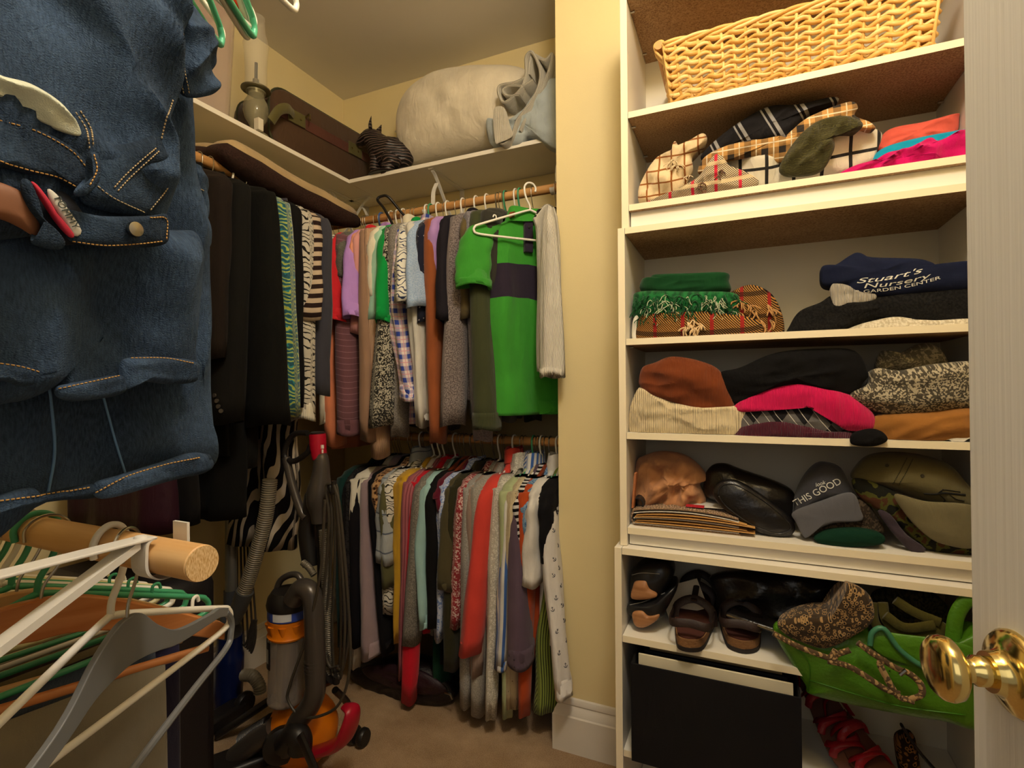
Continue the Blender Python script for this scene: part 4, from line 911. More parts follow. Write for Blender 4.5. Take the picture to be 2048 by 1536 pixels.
MB().lathe([(.0005, 0), (.006, 0), (.005, .002), (.0005, .003)], 14, o=(0, YN-YF-.02, zt+.003)).build('screw', M_metalw, bn)
MB().tube([(0, YN-YF-.035, 0.004), (0, YN-YF-.055, .002)], .0016, 8).build('screw', plain('screw_steel', '8a8780', .3, 1.), bn)
def near(kind, c, X, yaw, label, z=None, grp=None, sc=1.): 
    h = hanger(kind, c, (X, YN, ZN if z is None else z), R(90+yaw), label, grp); h.scale = (sc, sc, sc); return h
# flat grey hanger, closest to the rod end
def grey_hanger():
    e = empty('clothes_hanger', 'flat slate grey plastic hanger next to the rod bracket', 'hanger', (-.61, YN, ZN), (0, 0, R(116)))
    m = plain('slate_plastic', '6c6e70', .4)
    MB().tube(spline(HOOK, 4), .0018, 8).build('hook', plain('hanger_wire_steel', 'b8b4aa', .28, 1.), e)
    up_ = spline([(-.23, 0, -.205), (-.16, 0, -.168), (-.09, 0, -.135), (-.05, 0, -.098), (-.02, 0, -.078), (0, 0, -.074), (.02, 0, -.078), (.05, 0, -.105), (.09, 0, -.128), (.16, 0, -.140), (.185, 0, -.142), (.21, 0, -.152)], 5)
    lo_ = spline([(-.235, 0, -.217), (-.165, 0, -.185), (-.09, 0, -.156), (-.05, 0, -.135), (-.02, 0, -.128), (0, 0, -.126), (.02, 0, -.128), (.05, 0, -.135), (.09, 0, -.146), (.16, 0, -.153), (.185, 0, -.156), (.205, 0, -.163)], 5)
    MB().loft([[(a[0], -.0035, a[2]), (a[0], .0035, a[2]), (b[0], .0035, b[2]), (b[0], -.0035, b[2])] for a, b in zip(up_, lo_)]).build('shoulders', m, e, smooth=30, bevel=.001)
    MB().tube(spline([(.207, 0, -.157), (.222, 0, -.175), (.222, 0, -.195), (.205, 0, -.212), (.1, 0, -.228), (-.22, 0, -.285)], 6), .0045, 8).build('trouser_bar', m, e)
grey_hanger()
near('plastic', 'eeeae0', -.64, 20, 'thick white tubular hanger hooked beside the grey one on the doorside rod', sc=1.02)
def wood_hanger(X, yaw, label, c1, c2, sc=1.):
    e = empty('clothes_hanger', label, 'hanger', (X, YN, ZN), (0, R(5), R(90+yaw))); e.scale = (sc,)*3
    m = woodmat('hanger_wood_%s' % c1, c1, c2, axis='X', rough=.35)
    MB().tube(spline(HOOK, 4), .0018, 8).build('hook', plain('hanger_wire_steel', 'b8b4aa', .28, 1.), e)
    P = spline([(-.22, 0, -.165), (-.13, 0, -.118), (-.05, 0, -.084), (0, 0, -.076), (.05, 0, -.084), (.13, 0, -.118), (.22, 0, -.165)], 5)
    MB().loft([[(x, y*(1+.8*abs(x)/.22)+.10*x*x, z-h*(1.15-.6*abs(x)/.22)) for y, h in ((-.006, .0), (.006, .0), (.006, .042), (-.006, .042))] for x, _, z in P]).build('shoulders', m, e, smooth=40, bevel=.002)
    MB().tube([(-.20, .004, -.195), (.20, .004, -.195)], .006, 10).build('trouser_bar', m, e)
wood_hanger(-.765, -12, 'honey wooden hanger with broad contoured shoulders on the doorside rod', 'b06a34', 'd2905a', 1.0)
wood_hanger(-.82, -10, 'pale wooden hanger behind the honey one on the doorside rod', 'c99a62', 'e8c692', 1.0)
for X, c, yw, lb in ((-.79, '3f9a6e', -4, 'green tubular hanger between the two wooden hangers on the doorside rod'), (-.85, '3f9a6e', -6, 'green tubular hanger behind the pale wooden one on the doorside rod'), (-.875, 'eeeae0', -4, 'white tubular hanger behind the green ones on the doorside rod'), (-.90, '3f9a6e', -8, 'green tubular hanger next to the beige one on the doorside rod'), (-.925, 'd8cfa0', -8, 'beige tubular hanger on the doorside rod'), (-.95, 'eeeae0', -8, 'white tubular hanger past the beige one on the doorside rod')): near('plastic', c, X, yw, lb)
def slab_drop(w, L, t, A, seed, K=18, N=44):
    rr_ = random.Random(seed); p1, p2 = rr_.uniform(0, 6), rr_.uniform(0, 6); rings = []
    for i in range(K+1):
        v = i/K; z = -L*v; tt = t*(1-.9*max(0, 1-v*12)**2); a = A*min(1, v*3); ring = []
        for j in range(N):
            q = 2*pi*j/N; c, s_ = cos(q), sin(q); x = w/2*math.copysign(abs(c)**.35, c); y = tt*math.copysign(abs(s_)**.6, s_)
            ring.append((x*(1+.05*v), y+a*sin(x*26+p1+v*2)+.5*a*sin(x*55+p2), z))
        rings.append(ring)
    return MB().loft(rings)
def trousers(X, yaw, z, label, mat, w, L, s0=0., t=.012, seam_m=None):
    e = empty('trousers', label, 'trousers', (X+cos(R(90+yaw))*s0, YN+sin(R(90+yaw))*s0, ZN+z), (0, 0, R(90+yaw)))
    slab_drop(w, L, t, .006, int(abs(X)*999)).build('legs', mat, e, smooth=180); return e
trousers(-.765, -12, -.206, 'khaki grey trousers folded over the honey wooden hanger', fab('7c7462', bump=.3), .36, .75, -.055, .010)
trousers(-.82, -10, -.206, 'navy trousers folded behind the khaki pair', fab('25223a', bump=.3), .385, .8, -.015, .010)
trousers(-.80, -4, -.19, 'slate blue denim trousers folded on a green hanger', fab('3c4658', 'denim', '59657a'), .34, .7, -.03, .012)
trousers(-.875, -4, -.18, 'dark brown patterned trousers on a white hanger', fab('3a3230', 'hstripe', '8a7c5c', s=1.), .33, .6, -.04, .012)
# hangers with empty ends on the upper near rod
for X, c, yw, lb in ((-.60, '52b48c', 32, 'mint green hanger on the doorside upper rod, its end loop beside the denim'), (-.555, 'e9e2cc', 30, 'cream hanger on the doorside upper rod'), (-.548, '52b48c', 29, 'mint green hanger against the cream one on the doorside upper rod')): near('plastic', c, X, yw, lb, ZNU, sc=1.1)

# ---------------------------------------------------------------- jeans
for X, lb in ((-.545, 'white hanger carrying the cropped jeans on the doorside upper rod'), (-.63, 'white hanger carrying the long jeans on the doorside upper rod'), (-.70, 'white hanger carrying the buttoned jeans on the doorside upper rod')): near('plastic', 'eeeae0', X, 10, lb, ZNU)
DN = fab('1a2431', 'denim', '3f526b', bump=.9, weave=700., sheen=.05, var=.25); DN2 = fab('131a25', 'denim', '314154', bump=.9, weave=700., sheen=.05, var=.25)
M_thr = plain('gold_thread', 'c99a54', .7); M_thr2 = plain('pale_thread', 'b8a27c', .7); M_lt = plain('faded_denim_edge', '5f83ab', .8)
je = lump('jeans', 'long dark blue jeans folded over a hanger, hems showing lowest', 'jeans', DN, [(-160, -170), (200, -170), (345, -150), (362, 60), (372, 180), (378, 330), (405, 500), (408, 700), (418, 880), (420, 935), (330, 962), (195, 995), (90, 1005), (-160, 1050)], dict(X=-.63), .030, .035, amp=.010, fs=11., p=5., sm=8, n=18, wr=.022, wa=1.25, ws=11., folds=((1, .15, 55, .004),))
def hemband(o, px, X, m, name='hem', th=.010):
    ob = puff(name, m, px, dict(X=X), th, th, o, amp=.002, fs=60, p=4.); return ob
hemband(je, [(188, 968), (240, 950), (320, 925), (385, 905), (420, 915), (418, 940), (330, 964), (205, 998)], -.588, DN)
hemband(je, [(-60, 1010), (0, 990), (60, 975), (90, 990), (180, 968), (192, 985), (90, 1002), (0, 1022), (-60, 1040)], -.592, DN)
hemband(je, [(385, 912), (415, 908), (421, 930), (400, 948), (330, 958), (360, 935)], -.592, DN2)
tj = bvh(je)
seam(je, tj, [(95, 745), (100, 800), (108, 900), (95, 985)], .0014, M_lt, 'side_seam'); seam(je, tj, [(205, 790), (230, 880), (250, 945)], .0012, M_lt, 'side_seam')
bpy.context.view_layer.update()
for hb, path in zip([c for c in je.children if c.name.startswith('hem')], ([(192, 985), (250, 955), (330, 930), (400, 915)], [(0, 1002), (90, 990), (180, 975)])): seam(hb, bvh(hb), path, .0007, M_thr, 'stitching', dash=.0035)
j2 = lump('jeans', 'cropped blue jeans folded on a hanger with the waistband turned out', 'jeans', DN, [(-160, -200), (200, -200), (352, -160), (372, 0), (350, 100), (352, 180), (330, 260), (335, 330), (330, 420), (285, 480), (120, 470), (-160, 420)], dict(X=-.545), .028, .02, amp=.010, fs=13., p=5., sm=8, n=18, wr=.022, wa=-.7, ws=15., folds=((.4, 1., 70, .002),))
puff('leg_panel', DN, [(-160, 440), (120, 450), (330, 460), (392, 470), (400, 560), (388, 700), (392, 740), (330, 765), (250, 755), (245, 785), (180, 800), (118, 795), (105, 720), (60, 780), (20, 805), (-160, 800)], dict(X=-.578), .022, .018, j2, amp=.010, fs=12., p=5., n=18, sm=8, wr=.028, wa=1.35, ws=11., folds=((1, .1, 60, .005),))
puff('leg_seat', DN, [(345, 20), (375, 5), (400, 40), (418, 80), (430, 125), (418, 150), (434, 178), (415, 192), (372, 192), (355, 150), (350, 80)], dict(X=-.55), .018, .02, j2, amp=.006, fs=30., wr=.016, wa=1.1, ws=26.)
for px in ([(240, 728), (260, 715), (330, 714), (392, 724), (396, 748), (385, 765), (330, 768), (262, 760), (248, 780), (238, 760)], [(112, 775), (150, 765), (235, 750), (250, 765), (245, 785), (180, 800), (120, 797)], [(-80, 735), (0, 725), (82, 742), (80, 765), (40, 772), (0, 760), (-80, 765)]): hemband(j2, px, -.553, DN)
puff('waistband', DN2, [(-120, 235), (0, 240), (90, 265), (160, 310), (192, 365), (165, 385), (120, 362), (60, 350), (0, 335), (-120, 330)], dict(X=-.515), .007, .006, j2, amp=.004)
puff('waistband', DN2, [(120, 420), (200, 432), (290, 432), (330, 428), (336, 445), (330, 488), (250, 495), (160, 488), (130, 470)], dict(X=-.515), .007, .006, j2, amp=.003)
puff('back_pocket', DN2, [(205, 300), (260, 285), (318, 260), (335, 300), (342, 350), (325, 400), (285, 430), (200, 420), (160, 400), (170, 360)], dict(X=-.522), .010, .008, j2, amp=.005, wr=.010, wa=.6, ws=30.)
puff('waist_inside', plain('inner_denim', '1a1d28', .9), [(60, 370), (120, 380), (160, 420), (180, 465), (140, 490), (90, 480), (60, 430)], dict(X=-.522), .008, .006, j2, amp=.002)
puff('pocket_lining', fab('c9cdb8', bump=.5), [(-60, 130), (0, 152), (60, 168), (120, 205), (155, 250), (158, 272), (110, 258), (50, 225), (0, 195), (-60, 175)], dict(X=-.514), .009, .006, j2, amp=.006, fs=30., wr=.012, wa=-.6, ws=45., folds=((.6, 1, 160, .002),))
lp = puff('leather_patch', plain('patch_leather', '7d4f33', .55, var=.1), [(-80, 350), (0, 365), (60, 395), (78, 430), (75, 472), (40, 455), (0, 438), (-80, 420)], dict(X=-.512), .006, .006, j2, amp=.001)
MB_w = puff('waist_tape', plain('tape_white', 'c9c6ba', .8), [(95, 378), (112, 388), (140, 425), (163, 462), (148, 472), (125, 440), (100, 402)], dict(X=-.510), .003, .003, j2, amp=.0, sm=3)
puff('waist_tape_stripe', plain('tape_red', 'b8243c', .8), [(62, 366), (72, 368), (95, 398), (120, 440), (148, 470), (138, 474), (112, 446), (85, 405)], dict(X=-.509), .003, .003, j2, amp=.0, sm=3)
puff('belt_loop', DN, [(178, 310), (192, 306), (200, 330), (196, 365), (172, 390), (152, 392), (150, 382), (176, 368), (184, 345)], dict(X=-.500), .006, .006, j2, amp=.001, sm=3)
puff('label_loop', DN2, [(42, 360), (58, 362), (62, 400), (85, 440), (118, 470), (130, 490), (112, 500), (70, 490), (66, 480), (105, 482), (92, 455), (60, 420), (45, 390)], dict(X=-.506), .006, .006, j2, amp=.001, sm=3)
bpy.context.view_layer.update(); t2 = bvh(j2)
def ch(o, nm, k=0): return [c for c in o.children if c.name.split('.')[0] == nm][k]
for nm, k, path in (('back_pocket', 0, [(235, 382), (265, 350), (318, 302)]), ('back_pocket', 0, [(228, 375), (258, 343), (312, 296)]), ('back_pocket', 0, [(182, 362), (225, 395), (290, 425)]), ('back_pocket', 0, [(300, 420), (335, 375), (340, 345)]),
                    ('leg_seat', 0, [(362, 15), (358, 60), (356, 120), (368, 188)]), ('leg_seat', 0, [(372, 15), (368, 60), (368, 120), (378, 188)]),
                    ('waistband', 0, [(0, 242), (70, 262), (140, 300), (172, 335)]), ('waistband', 0, [(0, 322), (60, 340), (120, 355), (160, 378)]), ('waistband', 1, [(145, 482), (210, 490), (280, 487), (325, 482)]), ('waistband', 1, [(300, 436), (332, 438), (332, 480)]),
                    ('hem', 0, [(262, 717), (330, 717), (388, 727)]), ('hem', 1, [(118, 778), (180, 765), (240, 752)]), ('hem', 2, [(0, 728), (40, 734), (80, 745)]), ('belt_loop', 0, [(188, 310), (193, 340), (178, 372)])):
    q = ch(j2, nm, k); seam(q, bvh(q), path, .00055, M_thr2 if nm in ('back_pocket', 'leg_seat') else M_thr, 'stitching', dash=.0032)
seam(j2, t2, [(345, 200), (332, 240), (322, 280)], .0007, M_thr2, 'stitching', dash=.0032); seam(j2, t2, [(150, 225), (172, 260), (178, 300)], .0007, M_thr2, 'stitching', dash=.0032); seam(j2, t2, [(160, 222), (181, 258), (186, 298)], .0007, M_thr2, 'stitching', dash=.0032)
w1 = ch(j2, 'waistband', 1); decal(w1, bvh(w1), MB().lathe([(.0005, -.006), (.0065, -.005), (.0070, -.002), (.0060, .0), (.0005, .0)], 18, ax='y'), plain('stud_metal', 'a9a59a', .25, 1.), (265, 459), 'stud')
text(MB_w, 'TOMMY', bvh(MB_w), (130, 425), .0075, plain('tape_ink', '39413c', .7), dirpx=(142, 444, 134, 423))
j3 = lump('jeans', 'blue jeans waistband with a metal button, behind the longer jeans', 'jeans', DN, [(120, -190), (310, -180), (318, 100), (330, 335), (385, 340), (402, 360), (411, 380), (405, 400), (411, 420), (411, 440), (404, 460), (412, 480), (414, 500), (360, 510), (150, 480)], dict(X=-.70), .025, .02, amp=.006, fs=30., sm=3)
bpy.context.view_layer.update(); t3 = bvh(j3); decal(j3, t3, MB().lathe([(.0005, -.006), (.0035, -.006), (.0045, -.004), (.0085, -.003), (.0090, -.001), (.0075, .0), (.0005, .0)], 20, ax='y'), plain('stud_metal', 'a9a59a', .25, 1.), (400, 442), 'button')
for p in ([(388, 372), (409, 382)], [(390, 458), (410, 462)], [(390, 500), (412, 500)]): seam(j3, t3, p, .0007, M_thr2, 'stitching', dash=.0032)

# ---------------------------------------------------------------- floor: vacuums, suitcase, bag
M_vg = plain('vac_grey_plastic', '4a4542', .28, .3, .5); M_vd = plain('vac_dark_plastic', '1d1b1b', .4); M_vo = plain('vac_orange', 'd8780f', .35); M_vr = plain('vac_red', 'a30f2a', .35); M_hose = plain('vac_hose', '6e685c', .4, .2)
def ribbed(path, r, pitch, n=14, d=.08):
    P = [Vector(p) for p in path]; L = [0.]
    for i in range(1, len(P)): L.append(L[-1]+(P[i]-P[i-1]).length)
    k = int(L[-1]/pitch)*4; Q = []; rr_ = []
    for i in range(k+1):
        s_ = L[-1]*i/k; Q.append(tuple(float(np.interp(s_, L, [p[j] for p in P])) for j in range(3))); rr_.append(r*(1-d*(1 if i % 4 in (1, 2) else 0)))
    return MB().tube(Q, rr_, n)
def pv(*px, Y=1.28, n=6): return spline([tuple(at(a, b, Y=Y+(c[0] if c else 0))) for a, b, *c in px], n)
BC = at(605, 1452, Y=1.28); BC.z = .113
vac = empty('upright_vacuum', 'grey upright vacuum cleaner with an orange ball and a red handle top', 'vacuum cleaner', (BC.x, BC.y, 0)); bpy.context.view_layer.update()
def V(mb, name, m, parent=None, **k): return free(parent or vac, mb, name, m, **k)
sp = MB(); prof = []
for t in np.linspace(0, pi, 40):
    k = 1-.012*(abs(sin(t*9)) > .93); prof.append((max(.001, .112*sin(t)*k), -.112*cos(t)*k))
sp.lathe(prof, 40, ax='x'); sp.xf(Matrix.Translation(BC) @ Matrix.Rotation(R(25), 4, 'Z')); V(sp, 'ball', M_vo, smooth=60)
b0, b1 = at(580, 1395, Y=1.24), at(575, 1245, Y=1.24); ax_ = b0
def upright(cpx0, cpx1, prof, Y, name, m, n=30, parent=None, **k):
    a, b = at(*cpx0, Y=Y), at(*cpx1, Y=Y); d = b-a; L = d.length; q = Vector((0, 0, 1)).rotation_difference(d.normalized())
    mb = MB().lathe([(r, h*L) for r, h in prof], n); mb.xf(Matrix.Translation(a) @ q.to_matrix().to_4x4()); return V(mb, name, m, parent, smooth=50, **k)
clr, nn_ = newmat('smoky_clear_bin', .12, 0, .6); nn_.b.inputs['Base Color'].default_value = lin('8a8078'); nn_.b.inputs['Alpha'].default_value = .62
upright((572, 1400), (576, 1262), [(.001, 0), (.052, 0), (.056, .02), (.056, .06), (.054, .07), (.056, 1.), (.001, 1.)], 1.22, 'dust_bin', clr)
upright((572, 1398), (576, 1262), [(.001, .02), (.03, .02), (.034, .5), (.030, 1.), (.001, 1.)], 1.22, 'bin_core', M_vd)
cyc = upright((576, 1268), (577, 1232), [(.001, 0), (.060, 0), (.062, .1), (.058, .2), (.060, .7), (.062, 1.), (.001, 1.)], 1.22, 'cyclone', M_vo)
for k in range(7):
    q = R(150+k*38); c0 = at(576, 1250, Y=1.22); V(MB().lathe([(.008, -.016), (.017, .016), (.001, .016)], 14, o=(c0.x+.050*cos(q), c0.y+.050*sin(q), c0.z)), 'cyclone_cone', M_vo, cyc)
upright((577, 1231), (577, 1212), [(.001, 0), (.061, 0), (.062, .1), (.062, 1.), (.001, 1.)], 1.22, 'sticker_ring', plain('sticker_blue', '3b52b0', .4))
lab = MB(); c0 = at(577, 1221, Y=1.22); lab.loft([[(c0.x+.0628*cos(q), c0.y+.0628*sin(q), c0.z+z) for q in np.linspace(R(-88), R(-35), 14)] for z in (-.011, .013)], closed=False); V(lab, 'sticker_panel', plain('sticker_white', 'c9cdd6', .4))
upright((577, 1212), (578, 1178), [(.001, 0), (.064, 0), (.066, .2), (.062, .6), (.05, .95), (.001, 1.)], 1.22, 'bin_lid', M_vd)
V(MB().tube(pv((548, 1200), (562, 1160), (595, 1150), (610, 1185), Y=1.22), .010, 10), 'bin_handle', M_vg)
lb_ = MB(); c0 = at(556, 1300, Y=1.22); c0 = at(572, 1300, Y=1.22)
lb_.loft([[(c0.x+.0568*cos(q), c0.y+.0568*sin(q), c0.z+z) for q in np.linspace(R(-150), R(-105), 10)] for z in (-.022, .022)], closed=False); V(lb_, 'bin_label', plain('label_grey', 'b4b2aa', .5))
lb_ = MB(); lb_.loft([[(c0.x+.0565*cos(q), c0.y+.0565*sin(q), c0.z+z) for q in np.linspace(R(-152), R(-95), 10)] for z in (-.040, .045)], closed=False); V(lb_, 'bin_label', M_vd)
V(MB().tube(pv((586, 1200), (602, 1178), (618, 1182), (626, 1205), (629, 1260), (631, 1340), (630, 1385), (618, 1415), (598, 1440), (580, 1475), (570, 1500), Y=1.19), .030, 18), 'duct', M_vg)
for y_ in (1318, 1325, 1332, 1339): V(MB().tube([at(630, y_, Y=1.19), at(630, y_+3, Y=1.19)], .0312, 18), 'duct_rib', M_vg)
V(MB().tube(pv((624, 1130), (615, 1060), (625, 1000), (635, 960), Y=1.30), [.03]*7+[.028]*7+[.024]*5, 14), 'spine', M_vd)
V(MB().tube(pv((652, 1350), (650, 1250), (648, 1100), (646, 1040), Y=1.30), .022, 14), 'tube', M_vd)
V(ribbed(pv((658, 1345), (656, 1250), (652, 1150), (648, 1060), Y=1.27), .0165, .006), 'hose', M_hose)
V(ribbed(pv((606, 1125), (618, 1135), (628, 1150), Y=1.26), .011, .006), 'hose_stub', M_hose)
V(MB().tube(pv((640, 1045), (638, 1000), (641, 960), (643, 925), (640, 910), Y=1.29, n=5), [.026, .028, .030, .034, .038, .040, .041, .040, .038, .035, .032, .030, .028, .027, .026, .025, .024, .024, .023, .023, .023], 20), 'wand_body', M_vg)
rc = V(MB().tube(pv((640, 918), (637, 900), (636, 888), (635, 868), Y=1.29, n=3), [.0235, .0245, .025, .025, .0265, .0255, .0268, .026, .027, .0262], 22), 'handle_cap', M_vr)
V(MB().tube(pv((635, 868), (635, 863), Y=1.29, n=2), [.022, .024, .018], 18), 'handle_rim', M_vd)
for k in (0, 1): V(MB().tube([at(645, 906-9*k, Y=1.262), at(645, 899-9*k, Y=1.262)], .003 if k == 0 else .005, 6), 'arrow_mark', plain('mark_white', 'd8d0c8', .5), rc)
V(MB().tube(pv((615, 866), (590, 868), (575, 885), (569, 905), (573, 918), (590, 922), (615, 905), (622, 890), Y=1.28), .0095, 12), 'handle_loop', M_vd)
V(MB().tube(pv((572, 915), (582, 960), (594, 1000), (604, 1026), (612, 1036), Y=1.28), .0135, 14), 'handle_tube', M_vg)
for k, (xa, xb, yb, yo) in enumerate(((662, 640, 1330, .0), (668, 652, 1345, .01), (674, 664, 1352, .015), (680, 690, 1350, .0), (684, 698, 1335, .02), (676, 682, 1340, .03))):
    V(MB().tube(pv((664, 968), (xa-10, 975), (xa-4, 1040), ((xa+xb)/2, 1150), (xb, 1260), ((xb+675)/2, yb), (676, yb+2), Y=1.25+yo), .0042, 8), 'cord', plain('cord_grey', '3c3730', .45))
V(MB().tube(pv((650, 1000), (640, 1150), (610, 1280), (580, 1370), (576, 1400), (600, 1432), (640, 1432), (680, 1405), (700, 1330), (696, 1200), (680, 1020), (668, 970), Y=1.17), .0042, 8), 'cord', plain('cord_grey', '3c3730', .45))
V(MB().tube(pv((660, 972), (666, 985), (668, 962), Y=1.245), .008, 10), 'cord_hook', M_vd); V(MB().tube(pv((674, 1352), (672, 1366), Y=1.25), .011, 10), 'cord_hook', M_vd)
V(MB().tube(pv((612, 1505), (650, 1498), (685, 1480), (700, 1448), (704, 1420), (688, 1412), Y=1.22), [.012+.022*sin(pi*t) for t in np.linspace(.1, 1, 31)], 14, flat=(.55, 1.2)), 'bumper', M_vr)
V(MB().tube(pv((570, 1490), (590, 1470), (600, 1480), (600, 1500), Y=1.16), .035, 14), 'motor_hub', M_vd)
V(MB().lathe([(.001, -.02), (.05, -.02), (.056, -.01), (.056, .01), (.04, .02), (.001, .02)], 26, ax='x').xf(Matrix.Translation(at(565, 1490, Y=1.18)) @ Matrix.Rotation(R(-40), 4, 'Z')), 'hub_cover', M_vd, smooth=50)
V(MB().tube([at(600, 1470, Y=1.12), at(632, 1545, Y=1.10)], .02, 8, flat=(1., .4)), 'release_pedal', M_vd, smooth=30)
for s_ in (0, 1): V(MB().lathe([(.001, -.012), (.026, -.012), (.030, -.006), (.030, .006), (.026, .012), (.001, .012)], 22, ax='x', o=tuple(Vector((at(708+s_*18, 1450-s_*8, Y=1.42).x, 1.42, .031)))), 'wheel', M_vd, smooth=50)
V(MB().tube(pv((670, 1380, .0), (694, 1405, .07), (708, 1440, .14), Y=1.28), .011, 10), 'stand_leg', M_vd); V(MB().tube(pv((664, 1350), (640, 1360), (625, 1358), Y=1.27), .026, 12), 'yoke', M_vd)
hd = MB(); A_, B_ = at(560, 1485, Z=.04), at(440, 1530, Z=.04); d_h = (B_-A_).normalized(); s_h = Vector((d_h.y, -d_h.x, 0))
ce = (A_+B_)/2
hd.box((-.145, -.06, .012), (.145, .06, .05)); hd.xf(Matrix.Translation(Vector((ce.x, ce.y, 0))) @ Matrix.Rotation(math.atan2(d_h.y, d_h.x), 4, 'Z')); V(hd, 'cleaner_head', M_vd, bevel=.012, smooth=40)
V(MB().tube([at(470, 1515, Y=1.17), at(515, 1478, Y=1.19), at(550, 1455, Y=1.2)], .033, 16), 'brush_housing', M_vg); V(ribbed(pv((490, 1480), (520, 1462), (545, 1446), Y=1.21), .031, .008, d=.12), 'brush_duct', M_vd)
V(MB().tube([at(437, 1470, Y=1.25), at(548, 1395, Y=1.33)], .022, 10, flat=(.6, 1.)), 'head_edge', M_vd)
# second, blue vacuum
bv = empty('upright_vacuum', 'dark blue upright vacuum with a ribbed grey hose, behind the hangers', 'vacuum cleaner', (at(470, 1420, Y=1.36).x, 1.36, 0)); bpy.context.view_layer.update()
M_vb = plain('vac_blue', '0f1c4a', .25); M_vs = plain('vac_silver', '8a8a86', .3, .5); YBv = 1.38
def B(mb, name, m, **k): return free(bv, mb, name, m, **k)
B(MB().tube(pv((462, 1180), (462, 1100), (463, 990), Y=YBv), .021, 16), 'wand', M_vs)
B(ribbed(pv((540, 960), (532, 1030), (515, 1100), (497, 1160), (488, 1185), Y=YBv-.05, n=8), .026, .008), 'hose', plain('hose_beige', '7d7462', .4))
B(MB().tube(pv((490, 1182), (478, 1215), (468, 1240), Y=YBv-.05), [.031]*4+[.029]*4+[.026]*5, 16), 'hose_cuff', plain('vac_cuff', '5a5a5a', .3, .3))
B(MB().tube(pv((460, 1270), (458, 1330), (455, 1400), (450, 1440), Y=YBv), [.045]*4+[.052]*8+[.05]*4+[.046]*3, 18), 'body', M_vb)
B(MB().tube(pv((461, 1180), (461, 1230), (460, 1272), Y=YBv), [.024]*6+[.035]*4+[.042]*3, 16), 'neck', plain('vac_neck', '4c4f55', .3))
B(ribbed(pv((488, 1350), (505, 1352), (518, 1370), (520, 1385), Y=YBv-.02), .022, .007), 'lower_hose', plain('hose_beige', '7d7462', .4))
B(MB().lathe([(.001, -.014), (.036, -.014), (.042, -.006), (.042, .006), (.036, .014), (.001, .014)], 24, ax='x', o=(at(489, 1402, Y=YBv).x, YBv, .044)), 'wheel', M_vd, smooth=50)
B(MB().box((at(430, 1440, Y=1.3).x, 1.18, .006), (at(486, 1430, Y=1.36).x, YBv, .06)), 'cleaner_head', M_vd, bevel=.012)
for k, x in enumerate((472, 480, 487, 494, 500)): B(MB().tube(pv((x, 1000), (x+2, 1120), (x+4+2*k, 1260), (490+3*k, 1290+4*k), (505+2*k, 1240), Y=YBv+.05), .004, 7), 'cord', plain('cord_grey', '3c3730', .45))
# black suitcase standing on the floor
bs = empty('suitcase', 'black upright suitcase standing on the carpet under the folded trousers', 'suitcase', (-1.64, .93, 0))
MB().box((-.24, -.11, .03), (.24, .11, .70)).build('shell', plain('black_suitcase', '17151a', .5, bump=.2), bs, bevel=.035, smooth=40)
MB().tube(spline([(.236, -.112, .07), (.242, -.113, .35), (.236, -.112, .66)], 6), .004, 7).build('piping', M_vd, bs)
MB().tube(spline([(.06, 0, .70), (.06, 0, .735), (-.06, 0, .735), (-.06, 0, .70)], 5), .009, 8).build('handle', M_vd, bs)
for sx in (-.2, .2): MB().lathe([(.001, -.01), (.03, -.01), (.03, .01), (.001, .01)], 18, ax='x', o=(sx, -.06, .03)).build('wheel', M_vd, bs)
# soft black handbag on the carpet
hb = empty('handbag', 'soft black leather handbag slumped on the carpet under the clothes', 'handbag', at(800, 1370, Y=1.76)); bpy.context.view_layer.update(); M_blk = plain('black_leather', '1a1416', .35, bump=.4, bs=300.)
puff('body', M_blk, [(705, 1340), (740, 1322), (800, 1315), (860, 1330), (905, 1370), (910, 1395), (880, 1408), (820, 1400), (760, 1380), (715, 1362)], dict(Y=1.74), .06, .12, hb, amp=.01, fs=14., p=3.)
puff('flap', plain('plum_leather', '2b1820', .4, bump=.4, bs=300.), [(725, 1335), (780, 1328), (850, 1345), (895, 1380), (860, 1390), (800, 1378), (745, 1360)], dict(Y=1.69), .02, .02, hb, amp=.008)
free(hb, MB().tube(pv((708, 1350), (700, 1335), (715, 1315), (740, 1318), Y=1.72), .006, 8), 'strap', M_blk); free(hb, MB().tube(pv((890, 1385), (900, 1388), (905, 1398), Y=1.67), .005, 8), 'clasp', plain('clasp_steel', '9a9690', .25, 1.))
ir = empty('steam_iron', 'white and blue steam iron resting on the carpet behind the vacuums', 'iron', (at(525, 1340, Y=1.72).x, 1.72, 0), (0, 0, R(30)))
MB().loft([[(x*k, y*k2, z) for x, y in ((-.11, -.045), (.02, -.05), (.09, -.025), (.12, 0), (.09, .025), (.02, .05), (-.11, .045))] for k, k2, z in ((1, 1, .0), (1, 1, .012), (.9, .8, .035), (.8, .5, .06))]).build('body', plain('iron_white', 'c9cbc6', .35), ir, smooth=40)
MB().tube(spline([(-.09, 0, .05), (-.08, 0, .11), (0, 0, .125), (.06, 0, .10), (.075, 0, .05)], 5), .014, 10).build('handle', plain('iron_blue', '1f3f80', .35), ir)
